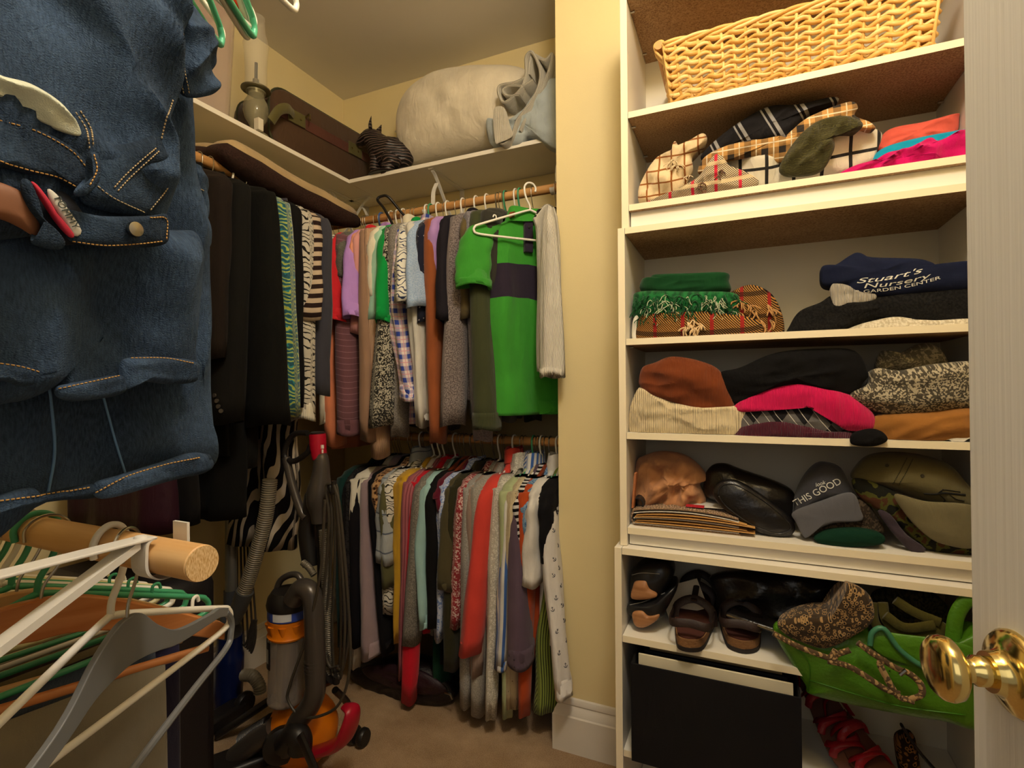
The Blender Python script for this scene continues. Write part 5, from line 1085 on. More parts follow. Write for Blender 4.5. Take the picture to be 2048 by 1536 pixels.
# ---------------------------------------------------------------- wicker basket on the top shelf
def basket():
    M_wk = [plain('wicker_%d' % k, c, .45, var=.12) for k, c in enumerate(('e2b468', 'd6a456', 'eac27e'))]
    z0 = tA+.001; fl = at(1347, 207, Z=z0); Yf_ = YT+.035
    xl, xr = at(1344, 200, Y=Yf_).x, at(1862, 60, Y=Yf_).x; H_ = at(1338, 88, Y=Yf_).z-z0; D_ = .235
    e = empty('wicker_basket', 'rectangular honey wicker basket with looped end handle on the top shelf', 'basket', ((xl+xr)/2, Yf_+D_/2, z0))
    W = xr-xl; hx, hy = W/2, D_/2
    nS = 21; per = []
    def loop(h, off, ph, amp_):
        """closed weave path around the basket at height h"""
        k = 1+.07*h/H_; pts = []
        ns = [(0, nS), (1, 8), (2, nS), (3, 8)]; idx = 0
        for side, m in ns:
            for j in range(m*2):
                t = (j+.5)/(m*2); a = amp_*(1 if ((idx//2+ph) % 2 == 0) else -1)*(1 if j % 2 == 0 else 0); idx += 1
                if side == 0: p = (-hx+W*t, -hy-a, 0)
                elif side == 1: p = (hx+a, -hy+D_*t, 0)
                elif side == 2: p = (hx-W*t, hy+a, 0)
                else: p = (-hx-a, hy-D_*t, 0)
                pts.append((p[0]*k, p[1]*k, h+off+.0045*((j % 4)-1.5)/1.5*(1 if ph else .9)))
        return pts
    rows = 13
    for r in range(rows):
        h = .010+(H_-.03)*r/(rows-1); P = spline(loop(h, 0, r % 2, .0058), 2, True); P.append(P[0])
        MB().tube(P, .0062, 6, flat=(1., .75)).build('weaver', M_wk[r % 3], e, smooth=180)
    sm = MB().tube([(0, 0, 0), (0, 0, H_-.006)], .0040, 7)
    for j in range(nS+1):
        t = j/nS; k = 1.07
        for sy in (-1, 1):
            b = MB().tube([(-hx+W*t, sy*hy, 0), ((-hx+W*t)*k, sy*hy*k, H_-.006)], .0040, 6); b.build('stake', M_wk[j % 3], e, smooth=180)
    for j in range(1, 8):
        t = j/8
        for sx in (-1, 1): MB().tube([(sx*hx, -hy+D_*t, 0), (sx*hx*1.07, (-hy+D_*t)*1.07, H_-.006)], .0040, 6).build('stake', M_wk[j % 3], e, smooth=180)
    for k in range(3):
        P = []; n = 160
        for i in range(n+1):
            t = i/n*4; sd, f = int(t) % 4, t % 1; p = [(-hx+W*f, -hy), (hx, -hy+D_*f), (hx-W*f, hy), (-hx, hy-D_*f)][sd]; q = i*.55+k*2*pi/3
            P.append((p[0]*1.07, p[1]*1.07-.004*cos(q), H_-.004+.006*sin(q)))
        MB().tube(P, .0052, 6).build('rim_strand', M_wk[k], e, smooth=180)
    MB().box((-hx, -hy, 0), (hx, hy, .005)).build('bottom', M_wk[1], e)
    sgn = -1
    for sgn in (-1, 1):
        MB().tube([(sgn*(hx*1.07+.014), -hy*.98, H_+.006), (sgn*(hx*1.07+.014), hy*.98, H_+.006)], .0115, 14).build('handle', plain('handle_wood', 'c98f4e', .45, var=.15), e)
        for k in range(3):
            MB().tube(spline([(sgn*(hx*1.05), -hy*.9+.012*k, H_-.04), (sgn*(hx*1.07+.022), -hy*.9+.012*k, H_-.005), (sgn*(hx*1.07+.024), -hy*.9+.012*k, H_+.016), (sgn*(hx*1.07+.004), -hy*.9+.012*k, H_+.018), (sgn*(hx*1.04), -hy*.9+.012*k, H_-.02)], 5), .0036, 7).build('binding', M_wk[k], e, smooth=180)
basket()
# ---------------------------------------------------------------- scarves on the second shelf
def on(z): return dict(zmin=z+.0005)
Bz = on(tB)
SC = 'scarves on the second shelf'
s_tan = lump('scarf', 'cream scarf with brown stripes crumpled at the panel end', 'scarf', fab('d6bf98', 'window', '8c5426', s=.55, bump=.5), [(1280, 408), (1277, 380), (1290, 350), (1310, 320), (1328, 308), (1345, 302), (1352, 285), (1362, 292), (1405, 268), (1413, 284), (1385, 312), (1386, 340), (1370, 375), (1350, 400), (1310, 412)], dict(Y=1.455), .032, .06, amp=.012, fs=20., group=SC, wr=.018, wa=.9, ws=24., folds=((1, 1, 60, .008),), **Bz)
s_red = lump('scarf', 'red, navy and cream plaid scarf hanging over the shelf edge', 'scarf', fab('d2bc92', 'twill', '2a2c3a', s=.8, c3='b81f36', bump=.8), [(1288, 412), (1315, 400), (1345, 394), (1368, 374), (1400, 352), (1428, 312), (1448, 308), (1458, 330), (1500, 348), (1518, 366), (1490, 384), (1425, 396), (1350, 410)], dict(Y=1.425), .026, .05, amp=.010, fs=26., group=SC, wr=.014, wa=.3, ws=26., folds=((1, .4, 80, .004),), **Bz)
s_win = lump('scarf', 'cream wool scarf with black window lines', 'scarf', fab('d6cdb8', 'window', '23211f', s=1.0, bump=.8), [(1445, 345), (1465, 312), (1520, 320), (1580, 335), (1640, 308), (1660, 266), (1700, 251), (1745, 258), (1764, 270), (1755, 300), (1742, 330), (1690, 358), (1640, 370), (1520, 392), (1470, 385)], dict(Y=1.475), .045, .08, amp=.010, fs=16., group=SC, wr=.016, wa=-.5, ws=16., folds=((1, -.6, 45, .008),), **Bz)
lump('scarf', 'black wool scarf with pale grey stripes on top of the pile', 'scarf', fab('1b191b', 'bands', '8d8a88', s=.9, rot=-.45, bump=.6), [(1402, 312), (1430, 282), (1480, 245), (1540, 214), (1600, 210), (1668, 195), (1673, 206), (1622, 224), (1604, 244), (1588, 275), (1572, 288), (1500, 290), (1440, 304), (1412, 322)], dict(Y=1.46), .028, .10, amp=.006, fs=22., group=SC, wr=.012, wa=.5, ws=18., **Bz)
lump('scarf', 'camel tan plaid scarf with black and white checks', 'scarf', fab('b98a4e', 'plaid', '2c2622', s=.7, c3='dcd0b4', bump=.5), [(1396, 338), (1410, 314), (1450, 294), (1500, 286), (1570, 290), (1602, 248), (1640, 225), (1700, 204), (1716, 214), (1710, 232), (1742, 246), (1744, 260), (1650, 262), (1612, 298), (1567, 328), (1500, 314), (1440, 320), (1402, 346)], dict(Y=1.435), .022, .08, amp=.006, fs=24., group=SC, wr=.010, wa=.3, ws=30., **Bz)
lump('scarf', 'dark olive cable-textured scarf rolled beneath the camel plaid', 'scarf', fab('3c381a', 'paisley', '2a2812', c3='4a4522', s=.5, bump=1.), [(1560, 330), (1590, 282), (1630, 246), (1680, 232), (1718, 240), (1722, 256), (1672, 268), (1668, 300), (1642, 342), (1590, 352), (1563, 348)], dict(Y=1.41), .022, .05, amp=.008, fs=30., group=SC, wr=.016, wa=.8, ws=28., folds=((1, .8, 90, .003),), **Bz)
TW_ = 'bright cloths at the right of the second shelf'
lump('folded_shirt', 'coral folded shirt lying highest behind the blue cloth', 'shirt', fab('e0604e'), [(1755, 300), (1765, 270), (1790, 256), (1850, 245), (1912, 229), (1918, 236), (1908, 275), (1850, 300), (1770, 318)], dict(Y=1.52), .025, .05, amp=.004, wr=.006, wa=-.2, ws=45., **Bz)
lump('folded_shirt', 'turquoise blue folded shirt between coral and magenta', 'shirt', fab('0a93b4'), [(1742, 335), (1760, 300), (1830, 278), (1925, 260), (1940, 262), (1940, 300), (1860, 322), (1780, 340)], dict(Y=1.465), .02, .05, amp=.004, wr=.006, wa=-.2, ws=45., **Bz)
lump('crumpled_shirt', 'magenta pink shirt bunched along the shelf edge', 'shirt', fab('c40a62', bump=.6), [(1672, 354), (1700, 336), (1735, 330), (1775, 306), (1820, 297), (1860, 276), (1882, 282), (1950, 258), (1955, 318), (1900, 326), (1800, 345), (1705, 358)], dict(Y=1.42), .022, .05, amp=.008, fs=34., wr=.022, wa=.5, ws=38., folds=((1, 1, 120, .003),), **Bz)
def fringe(o, pts, m, L, r=.0012, n=3, name='fringe', seed=1, down=.6):
    rg = random.Random(seed); mb = MB()
    for p in pts:
        for k in range(n):
            q = Vector(p); P = [tuple(q)]
            v = Vector((rg.uniform(-1, 1), rg.uniform(-1, -.1), rg.uniform(-down-.4, .5-down))).normalized()
            for i in range(4): q = q+v*L/4*rg.uniform(.7, 1.2); v = (v+Vector((rg.uniform(-.7, .7), rg.uniform(-.5, .3), -.35))).normalized(); P.append(tuple(q))
            mb.tube(P, r, 5)
    ob = free(o, mb, name, m, smooth=180); ob['kind'] = 'stuff'; return ob
tt = bvh(s_red); fringe(s_red, [cast(tt, x, y) for x, y in ((1400, 372), (1410, 380), (1420, 385), (1405, 365), (1430, 386), (1440, 350), (1445, 340)) if cast(tt, x, y)], fab('6b4a34'), .02, n=5, seed=3)
tt = bvh(s_tan); fringe(s_tan, [cast(tt, x, y) for x, y in ((1345, 320), (1350, 330), (1360, 330), (1375, 352), (1382, 358), (1340, 325)) if cast(tt, x, y)], fab('d8c49e'), .022, n=5, seed=4)
# ---------------------------------------------------------------- third shelf
Dz = on(zmD); FS = 'folded knitwear and blankets on the shelf under the scarves'
lump('folded_shirt', 'dark green folded shirt on top of the fringed green scarf', 'shirt', fab('0b3d1c', bump=.3), [(1288, 586), (1284, 560), (1300, 556), (1312, 550), (1380, 548), (1452, 546), (1458, 562), (1456, 584), (1380, 592)], dict(Y=1.46), .03, .10, p=6., amp=.003, sm=5, wr=.005, wa=0., ws=40., **Dz)
fg = lump('fringed_scarf', 'green and white shaggy fringed scarf on the plaid blanket', 'scarf', fab('0c4420', 'marl', '1c6a34', s=2.), [(1270, 645), (1266, 600), (1282, 583), (1380, 583), (1468, 586), (1478, 610), (1472, 636), (1400, 644), (1300, 650)], dict(Y=1.445), .035, .10, amp=.006, **Dz)
tt = bvh(fg); rg = random.Random(8); pts = [cast(tt, rg.uniform(1268, 1475), rg.uniform(588, 636)) for _ in range(130)]; pts = [p for p in pts if p]
fringe(fg, pts[:85], fab('0d4a22'), .034, .0013, 2, seed=5); fringe(fg, pts[85:], fab('b9c2a0'), .034, .0010, 2, seed=6)
tb2 = lump('plaid_blanket', 'brown, black and red tartan blanket folded at the shelf bottom', 'blanket', fab('15110f', 'twill', 'a9793c', s=1.0, c3='8c2420', bump=.7), [(1273, 680), (1275, 645), (1295, 628), (1400, 622), (1510, 638), (1525, 668), (1500, 690), (1400, 690), (1300, 690)], dict(Y=1.425), .030, .12, amp=.004, p=4., **Dz)
pr = puff('rolled_end', fab('15110f', 'twill', 'a9793c', s=.9, c3='8c2420', bump=.7), [(1450, 600), (1470, 580), (1505, 570), (1545, 590), (1567, 640), (1562, 690), (1510, 690), (1470, 650)], dict(Y=1.47), .035, .10, tb2, amp=.006, zmin=zmD+.0005)
bpy.context.view_layer.update(); tt = bvh(pr)
fringe(pr, [p for p in [cast(tt, x, y) for x, y in ((1470, 590), (1480, 600), (1490, 606), (1500, 612), (1510, 620), (1475, 625), (1485, 630), (1520, 640), (1530, 650), (1540, 640), (1545, 620), (1535, 610))] if p], fab('b98a52'), .035, .0020, 3, seed=9)
tt = bvh(tb2); fringe(tb2, [p for p in [cast(tt, x, y) for x, y in ((1375, 645), (1380, 650), (1390, 655), (1395, 648), (1402, 652), (1385, 640), (1372, 655), (1398, 660))] if p], fab('d8b888'), .028, .0020, 3, seed=10)
lump('white_sock', 'small white cloth tucked beside the tartan blanket', 'cloth', fab('d8d2c4'), [(1266, 685), (1265, 645), (1275, 630), (1284, 650), (1290, 685)], dict(Y=1.43), .012, .03, **Dz)
lump('fleece_throw', 'cream curly fleece throw at the bottom of the dark pile', 'throw', fab('d6ccb4', 'marl', 'b9ad92', bump=1., weave=200.), [(1640, 685), (1690, 660), (1735, 644), (1800, 632), (1870, 640), (1955, 640), (1955, 680), (1850, 685)], dict(Y=1.415), .02, .12, amp=.006, fs=40., **Dz)
lump('knit_sweater', 'black fuzzy knit sweater under the navy sweatshirt', 'sweater', fab('0e0d0d', 'marl', '1a1918', bump=.9, weave=300.), [(1572, 680), (1580, 650), (1600, 622), (1640, 605), (1668, 590), (1720, 596), (1950, 570), (1955, 650), (1850, 634), (1750, 645), (1690, 660), (1640, 680)], dict(Y=1.43), .028, .12, amp=.008, fs=18., **Dz)
lump('knit_sweater', 'grey and white ribbed sweater edge between black knit and navy sweatshirt', 'sweater', fab('a9a294', 'rib', s=1.1, bump=1.), [(1660, 578), (1672, 565), (1700, 572), (1750, 588), (1745, 602), (1700, 613), (1672, 628), (1665, 605)], dict(Y=1.408), .006, .05, amp=.003, **Dz)
nv = lump('sweatshirt', 'navy sweatshirt with white nursery lettering folded on the dark pile', 'sweatshirt', fab('161c34', bump=.3), [(1640, 548), (1646, 532), (1670, 530), (1700, 511), (1715, 506), (1740, 515), (1830, 518), (1862, 525), (1886, 535), (1955, 524), (1955, 572), (1850, 590), (1750, 597), (1692, 593), (1682, 576), (1646, 572)], dict(Y=1.425), .028, .12, amp=.005, fs=14., p=3.4, **Dz)
bpy.context.view_layer.update(); tn = bvh(nv); M_prt = plain('white_print', 'd8d6cc', .7)
text(nv, "Stuart's", tn, (1775, 556), .040, M_prt, shear=.35, dirpx=(1800, 552, 1775, 548), arc=1.2, sq=.42); text(nv, 'Nursery', tn, (1790, 566), .036, M_prt, shear=.2, dirpx=(1815, 562, 1790, 558), arc=1.2, sq=.42); text(nv, '& GARDEN CENTER', tn, (1793, 576), .0175, M_prt, dirpx=(1818, 572, 1793, 568), arc=1.2, sq=.55)
# ---------------------------------------------------------------- fourth shelf
Ez = on(zmE)
lump('cable_sweater', 'cream cable-knit sweater folded by the side panel', 'sweater', fab('d9c7a0', 'rib', s=.9, bump=.8), [(1260, 866), (1258, 830), (1265, 800), (1280, 774), (1302, 785), (1350, 804), (1420, 812), (1495, 814), (1498, 850), (1480, 872), (1400, 874), (1280, 872)], dict(Y=1.405), .028, .16, amp=.006, p=4., **Ez)
lump('wrap_sweater', 'rust brown sweater draped over the cream cable knit', 'sweater', fab('713515', 'rib', s=.45, bump=.4), [(1278, 758), (1285, 735), (1310, 725), (1345, 713), (1400, 722), (1440, 742), (1462, 790), (1467, 815), (1440, 823), (1412, 829), (1350, 806), (1300, 790), (1280, 772)], dict(Y=1.40), .026, .14, amp=.008, fs=15., folds=((.5, 1, 50, .004),), **Ez)
lump('wool_sweater', 'black wool sweater lying on the pink one', 'sweater', fab('0d0c0d', bump=.5), [(1437, 748), (1480, 735), (1550, 706), (1640, 697), (1710, 702), (1736, 745), (1726, 766), (1700, 792), (1600, 772), (1530, 784), (1470, 808), (1450, 790)], dict(Y=1.405), .030, .16, amp=.008, **Ez)
lump('ribbed_sweater', 'hot pink ribbed sweater folded under the black one', 'sweater', fab('c91250', 'rib', s=.55, bump=.5), [(1464, 818), (1500, 790), (1560, 770), (1620, 767), (1690, 785), (1740, 820), (1752, 845), (1742, 860), (1690, 860), (1680, 836), (1600, 812), (1530, 812), (1490, 824)], dict(Y=1.395), .024, .16, amp=.004, **Ez)
lump('argyle_sweater', 'grey and black argyle sweater under the pink one', 'sweater', fab('5d5a58', 'argyle', '1c1a1c', c3='c9c4bc', s=.9), [(1466, 858), (1470, 832), (1500, 815), (1550, 812), (1620, 815), (1682, 840), (1692, 854), (1660, 868), (1560, 852), (1500, 866)], dict(Y=1.40), .018, .15, amp=.004, **Ez)
lump('ribbed_sweater', 'maroon ribbed sweater at the bottom of the pile', 'sweater', fab('4a0c22', 'rib', s=.6, bump=.8), [(1466, 880), (1475, 856), (1510, 845), (1545, 838), (1600, 846), (1660, 862), (1702, 865), (1704, 884), (1600, 888), (1490, 884)], dict(Y=1.395), .022, .15, amp=.003, **Ez)
lump('sleeve_cuff', 'small black knitted glove lying on the shelf edge', 'glove', fab('0e0d0e'), [(1700, 884), (1706, 866), (1740, 857), (1765, 864), (1775, 880), (1752, 892), (1715, 892)], dict(Y=1.362), .012, .008, amp=.003, fs=40.)
lump('marled_sweater', 'black and beige marled sweater folded beside the pink pile', 'sweater', fab('4a4438', 'tweed', 'b3a88e', s=.7, bump=1.), [(1695, 790), (1735, 770), (1740, 745), (1760, 736), (1800, 741), (1870, 728), (1960, 728), (1960, 800), (1900, 820), (1800, 829), (1740, 820)], dict(Y=1.40), .032, .16, amp=.006, **Ez)
lump('knit_scarf', 'grey-beige crumpled scarf on top of the marled sweater', 'scarf', fab('6a6350', 'tweed', '9c927a', s=.8, bump=.8), [(1752, 740), (1764, 702), (1800, 706), (1840, 687), (1875, 694), (1897, 728), (1890, 745), (1800, 748)], dict(Y=1.47), .03, .08, amp=.014, fs=26., folds=((1, 1, 80, .006),), **Ez)
lump('folded_sweater', 'camel brown sweater folded under the marled one', 'sweater', fab('96632c', bump=.3), [(1742, 868), (1750, 832), (1850, 822), (1930, 815), (1960, 825), (1960, 872), (1900, 884), (1830, 888), (1775, 886)], dict(Y=1.40), .028, .15, amp=.008, fs=14., **Ez)
lump('printed_scarf', 'black and white printed cloth peeking out under the camel sweater', 'scarf', fab('cfc8b8', 'lines', '15120f', s=.8), [(1880, 888), (1895, 868), (1950, 862), (1950, 890)], dict(Y=1.392), .012, .06, **Ez)
# ---------------------------------------------------------------- fifth shelf: bags and caps
Fz = on(zmF)
lump('crumpled_blouse', 'crumpled tan cloth top pushed against the side panel', 'cloth', fab('b8835a', bump=.6), [(1273, 1030), (1271, 932), (1290, 910), (1330, 902), (1378, 914), (1416, 954), (1400, 968), (1412, 1000), (1396, 1020), (1330, 1030)], dict(Y=1.50), .05, .09, amp=.020, fs=26., wr=.034, wa=.9, ws=34., folds=((1, -1, 75, .006),), **Fz)
cr = empty('cardboard_tube', 'black hollow tube standing out beside the tan cloth', 'tube', at(1274, 1006, Y=1.46)); bpy.context.view_layer.update()
c0 = at(1275, 1008, Y=1.42); free(cr, MB().loft([[(c0.x+r*cos(q), c0.y+dy, c0.z+r*sin(q)) for q in np.linspace(0, 2*pi, 24, endpoint=False)] for r, dy in ((.0165, .2), (.0165, 0), (.0135, 0), (.013, .19))]), 'tube_wall', plain('tube_black', '1c1c1e', .5), smooth=40)
c0 = at(1269, 980, Y=1.415); st_ = tag(MB().box((-.003, -.012, -.048), (.003, .012, .048)).build('leather_strap', plain('strap_tan', 'a8673f', .55, var=.1), None, bevel=.002, loc=c0, rot=(0, R(5), 0)), 'tan leather strap standing against the side panel', 'strap')
def file_folder():
    z0 = zmF; Yp = YM+.03
    e = empty('paper_folder', 'paisley accordion folder stuffed with kraft papers', 'folder', (at(1370, 1050, Y=Yp).x, Yp+.09, z0)); xl, xr = at(1264, 1050, Y=Yp).x, at(1478, 1050, Y=Yp).x; W = xr-xl
    kr = plain('kraft_paper', 'b98a4e', .8, var=.15); wh = plain('paper_white', 'ddd8cc', .7)
    pa = fab('b89a78', 'paisley', '5a1d4a', c3='7d6a3a', s=.6)
    def sheet(name, m, z, th, x0, x1, lift, dy=0.):
        rings = [[(x, -.09+dy, z+lift*sin(pi*t)**.8*(1-.0*t)), (x, .12, z+lift*sin(pi*t)**.8), (x, .12, z+th+lift*sin(pi*t)**.8), (x, -.09+dy, z+th+lift*sin(pi*t)**.8)] for t, x in ((t, x0+(x1-x0)*t) for t in np.linspace(0, 1, 14))]
        MB().loft(rings).build(name, m, e, smooth=30)
    sheet('cover', pa, .0005, .0025, -W/2, W/2, .0)
    for k in range(7): sheet('paper', kr if k % 3 else wh, .0045+k*.0045, .0016, -W/2+.004*(k % 3), W/2-.004+.018*((k*5) % 3), .002*k, -.004*((k*2) % 3))
    sheet('cover', pa, .038, .003, -W/2-.002, W/2-.005, .012)
    MB().tube(spline([(-W/2, -.085, .002), (-W/2-.006, -.088, .02), (-W/2, -.085, .040)], 4), .005, 8, flat=(.4, 1)).build('spine', pa, e)
    sheet('note', wh, .052, .001, .0, W/2+.03, .004, .03); MB().box((.0, -.07, .056), (.045, -.045, .058)).build('note', plain('tag_red', 'b8202e', .6), e)
file_folder()
M_lea = plain('black_pouch_leather', '171515', .3, 0, .5, bump=.25, bs=120.)
po = lump('leather_pouch', 'black leather toiletry pouch with piped oval end', 'pouch', M_lea, [(1408, 985), (1410, 950), (1425, 930), (1450, 927), (1480, 938), (1560, 966), (1590, 990), (1592, 1040), (1570, 1050), (1500, 1020), (1430, 1000)], dict(Y=1.50), .05, .08, amp=.004, **Fz)
pf = puff('end_panel', M_lea, [(1427, 992), (1430, 972), (1450, 960), (1480, 964), (1530, 994), (1575, 1030), (1590, 1052), (1582, 1070), (1548, 1074), (1500, 1056), (1450, 1020)], dict(Y=1.425), .018, .07, po, amp=.002, zmin=zmF+.0005)
bpy.context.view_layer.update(); tt = bvh(pf); seam(pf, tt, [(1436, 990), (1440, 975), (1455, 968), (1480, 973), (1528, 1002), (1570, 1037), (1582, 1054), (1572, 1064), (1548, 1066), (1502, 1048), (1455, 1015), (1437, 992)], .0022, M_lea, 'piping')
def cap(label, mc, crown, brim, Yc, Yb, mb_=None, df=.05, group=None):
    o = lump('baseball_cap', label, 'cap', mc, crown, dict(Y=Yc), df, .09, amp=.003, group=group, n=15, p=2.2, wr=.002, **Fz)
    b = puff('brim', mb_ or mc, [q if len(q) > 2 else (q[0], q[1], 0) for q in brim], dict(Y=Yb), .008, .006, o, amp=.001, zmin=zmF+.0005)
    bpy.context.view_layer.update(); return o, b
lump('knit_beanie', 'dark green felt hat lying flat under the caps', 'hat', fab('0c3020'), [(1628, 1076), (1660, 1060), (1720, 1057), (1766, 1070), (1762, 1088), (1700, 1094), (1650, 1090)], dict(Y=1.40), .015, .10, **Fz)
lump('flat_cap', 'brown tweed flat cap under the grey cap', 'cap', fab('2c241c', 'tweed', '4a3e30', s=.7), [(1600, 1062), (1640, 1040), (1700, 1005), (1730, 1000), (1752, 1030), (1770, 1062), (1740, 1066), (1690, 1062), (1640, 1074)], dict(Y=1.435), .022, .10, amp=.004, **Fz)
gc, gb = cap('washed grey baseball cap with white slogan lettering', fab('3a3a40', bump=.3), [(1586, 1018), (1592, 985), (1610, 950), (1632, 928), (1652, 924), (1682, 936), (1702, 978), (1704, 990), (1650, 1004), (1592, 1026)], [(1586, 1024), (1640, 1002), (1703, 985), (1722, 1022), (1726, 1036), (1716, 1043), (1670, 1046), (1640, 1056), (1616, 1074), (1606, 1072), (1592, 1045)], 1.47, 1.405, fab('5a5a60', bump=.3))
tt = bvh(gc); text(gc, 'THIS GOOD', tt, (1634, 985), .021, M_prt, dirpx=(1655, 974, 1634, 972)); text(gc, 'look', tt, (1640, 968), .012, M_prt, shear=.4, dirpx=(1655, 963, 1640, 960))
lump('cap_strap', 'plum grey cap strap looping down on the shelf', 'strap', fab('3a3038'), [(1755, 1022), (1780, 1028), (1812, 1068), (1852, 1098), (1824, 1104), (1785, 1066)], dict(Y=1.41), .006, .012, sm=3)
lump('camo_cap', 'green and brown camouflage cap beneath the olive fishing cap', 'cap', fab('1a1a14', 'camo', '4a4a1e', c3='4a2c1c', s=.8), [(1705, 962), (1725, 958), (1760, 970), (1800, 992), (1830, 1048), (1880, 1086), (1950, 1094), (1950, 1110), (1870, 1104), (1828, 1082), (1790, 1044), (1740, 1012), (1715, 990)], dict(Y=1.43), .02, .10, amp=.003, **Fz)
oc, ob_ = cap('olive tan fishing cap with an embroidered insect', fab('5f5738', bump=.4), [(1702, 955), (1714, 930), (1740, 910), (1790, 904), (1850, 911), (1900, 930), (1932, 965), (1960, 990), (1960, 1022), (1880, 1012), (1810, 988), (1740, 966)], [(1790, 988), (1850, 1002), (1955, 1016), (1955, 1092), (1885, 1088), (1842, 1062), (1806, 1022)], 1.47, 1.395, fab('6e664a', bump=.5), df=.06)
tt = bvh(oc); M_ins = plain('dark_embroidery', '17150f', .9)
seam(oc, tt, [(1848, 987), (1870, 988), (1890, 986), (1930, 990)], .0022, M_ins, 'embroidery')
for p in ([(1876, 986), (1888, 980), (1920, 984)], [(1880, 990), (1890, 1000), (1886, 1004)], [(1900, 990), (1912, 998), (1928, 1002)], [(1882, 984), (1886, 978)]): seam(oc, tt, p, .0010, M_ins, 'embroidery')
for p in ([(1826, 918), (1812, 945), (1796, 972)], [(1814, 916), (1800, 943), (1786, 968)]): seam(oc, tt, p, .0009, plain('olive_thread', '3c3722', .9), 'stitching', dash=.004)
for p in ((1774, 931), (1845, 952)): decal(oc, tt, MB().lathe([(.0015, -.001), (.0035, -.0012), (.0040, .0), (.0015, .0)], 14, ax='y'), plain('eyelet', '2a2618', .5), p, 'eyelet')
# ---------------------------------------------------------------- lowest unit, upper shelf: shoes and handbags
Hz = on(zlH); M_shoe = plain('black_shoe_leather', '16171a', .35, 0, .5); M_heel = woodmat('shoe_heel_wood', '8a5a34', 'b88458', axis='X')
def clog(label, up_, heel, Y, thr):
    o = lump('leather_clog', label, 'shoe', M_shoe, up_, dict(Y=Y), .035, .14, amp=.002, group='black leather clogs with wooden heels')
    h = puff('heel', M_heel, heel, dict(Y=Y-.030), .012, .05, o, amp=.001); bpy.context.view_layer.update(); t = bvh(o)
    for p in thr: seam(o, t, p, .0007, plain('white_thread', 'c9c4b8', .8), 'stitching', dash=.003)
    return o
clog('black leather clog with wooden heel stacked on its mate', [(1261, 1182), (1262, 1150), (1272, 1132), (1300, 1122), (1332, 1122), (1348, 1140), (1342, 1162), (1315, 1196), (1280, 1192)], [(1263, 1196), (1266, 1172), (1272, 1162), (1292, 1160), (1300, 1176), (1313, 1186), (1312, 1194), (1290, 1199)], 1.425, [[(1264, 1150), (1285, 1146), (1320, 1148)]])
clog('black leather clog lying on the shelf beneath its mate', [(1257, 1225), (1258, 1206), (1290, 1200), (1320, 1190), (1350, 1168), (1354, 1178), (1335, 1215), (1318, 1238), (1285, 1240)], [(1265, 1226), (1284, 1220), (1298, 1230), (1318, 1228), (1314, 1240), (1290, 1254), (1270, 1250)], 1.415, [[(1260, 1210), (1290, 1203), (1330, 1186)]])
pp = tag(MB().box((-.055, -.001, -.04), (.055, .001, .04)).build('paper_sheet', plain('card_cream', 'd9cbb0', .7), None, loc=at(1366, 1196, Y=1.52), rot=(R(-35), R(-18), R(15))), 'cream sheet of card leaning between the clogs and the sandals', 'paper')
def sandal(label, sole, cx):
    Z0 = zlH; P = [at(a, b, Z=Z0+.001) for a, b in sole]; P = [Vector(q) for q in spline([tuple(q) for q in P], 4, True)]; c = sum(P, Vector())/len(P)
    e = empty('cork_sandal', label, 'sandal', (c.x, c.y, Z0), group='brown strappy cork sandals'); bpy.context.view_layer.update()
    def lay(z0, z1, k, nm, m): free(e, MB().loft([[tuple(c+(q-c)*k+Vector((0, 0, z0))) for q in P], [tuple(c+(q-c)*k+Vector((0, 0, z1))) for q in P]]), nm, m, smooth=40)
    lay(0, .010, 1., 'outsole', plain('sole_dark', '1f1715', .7)); lay(.010, .028, .985, 'cork', plain('cork', '7d5733', .9, var=.3, bump=.6, bs=200.)); lay(.028, .031, .94, 'footbed', plain('footbed_suede', '4a241a', .9, var=.15))
    xs = [q.x for q in P]; ys = [q.y for q in P]; hw = (max(xs)-min(xs))/2; y0, y1 = min(ys), max(ys); sm_ = plain('strap_brown', '2a1c18', .6, bump=.2)
    for t, hgt in ((.35, .05), (.62, .055), (.85, .06)):
        yy = y0+(y1-y0)*t; free(e, MB().tube(spline([(c.x-hw*.86, yy, Z0+.02), (c.x-hw*.75, yy+.006, Z0+.03+hgt*.6), (c.x, yy+.012, Z0+.03+hgt), (c.x+hw*.75, yy+.006, Z0+.03+hgt*.6), (c.x+hw*.86, yy, Z0+.02)], 5), .011, 8, flat=(.25, 1.)), 'strap', sm_)
    free(e, MB().tube(spline([(c.x, y0+(y1-y0)*.85, Z0+.092), (c.x, y0+(y1-y0)*.6, Z0+.086), (c.x, y0+(y1-y0)*.35, Z0+.08)], 5), .008, 8, flat=(.3, 1.)), 'strap', sm_)
    free(e, MB().tube(spline([(c.x-hw*.9, y0+(y1-y0)*.45, Z0+.045), (c.x-hw*.85, y0+.02, Z0+.062), (c.x, y0+.004, Z0+.070), (c.x+hw*.85, y0+.02, Z0+.062), (c.x+hw*.9, y0+(y1-y0)*.45, Z0+.045)], 6), .010, 8, flat=(1., .25)), 'heel_strap', sm_)
    free(e, MB().tube([(c.x+hw*.75, y0+.016, Z0+.055), (c.x+hw*.85, y0+.03, Z0+.062)], .006, 8), 'buckle', plain('buckle_bronze', '6a5a3c', .35, .9))
sandal('brown strappy cork sandal next to the cream card', [(1352, 1286), (1360, 1300), (1385, 1305), (1408, 1298), (1425, 1262), (1436, 1228), (1428, 1205), (1395, 1196), (1358, 1208), (1350, 1245)], 1393)
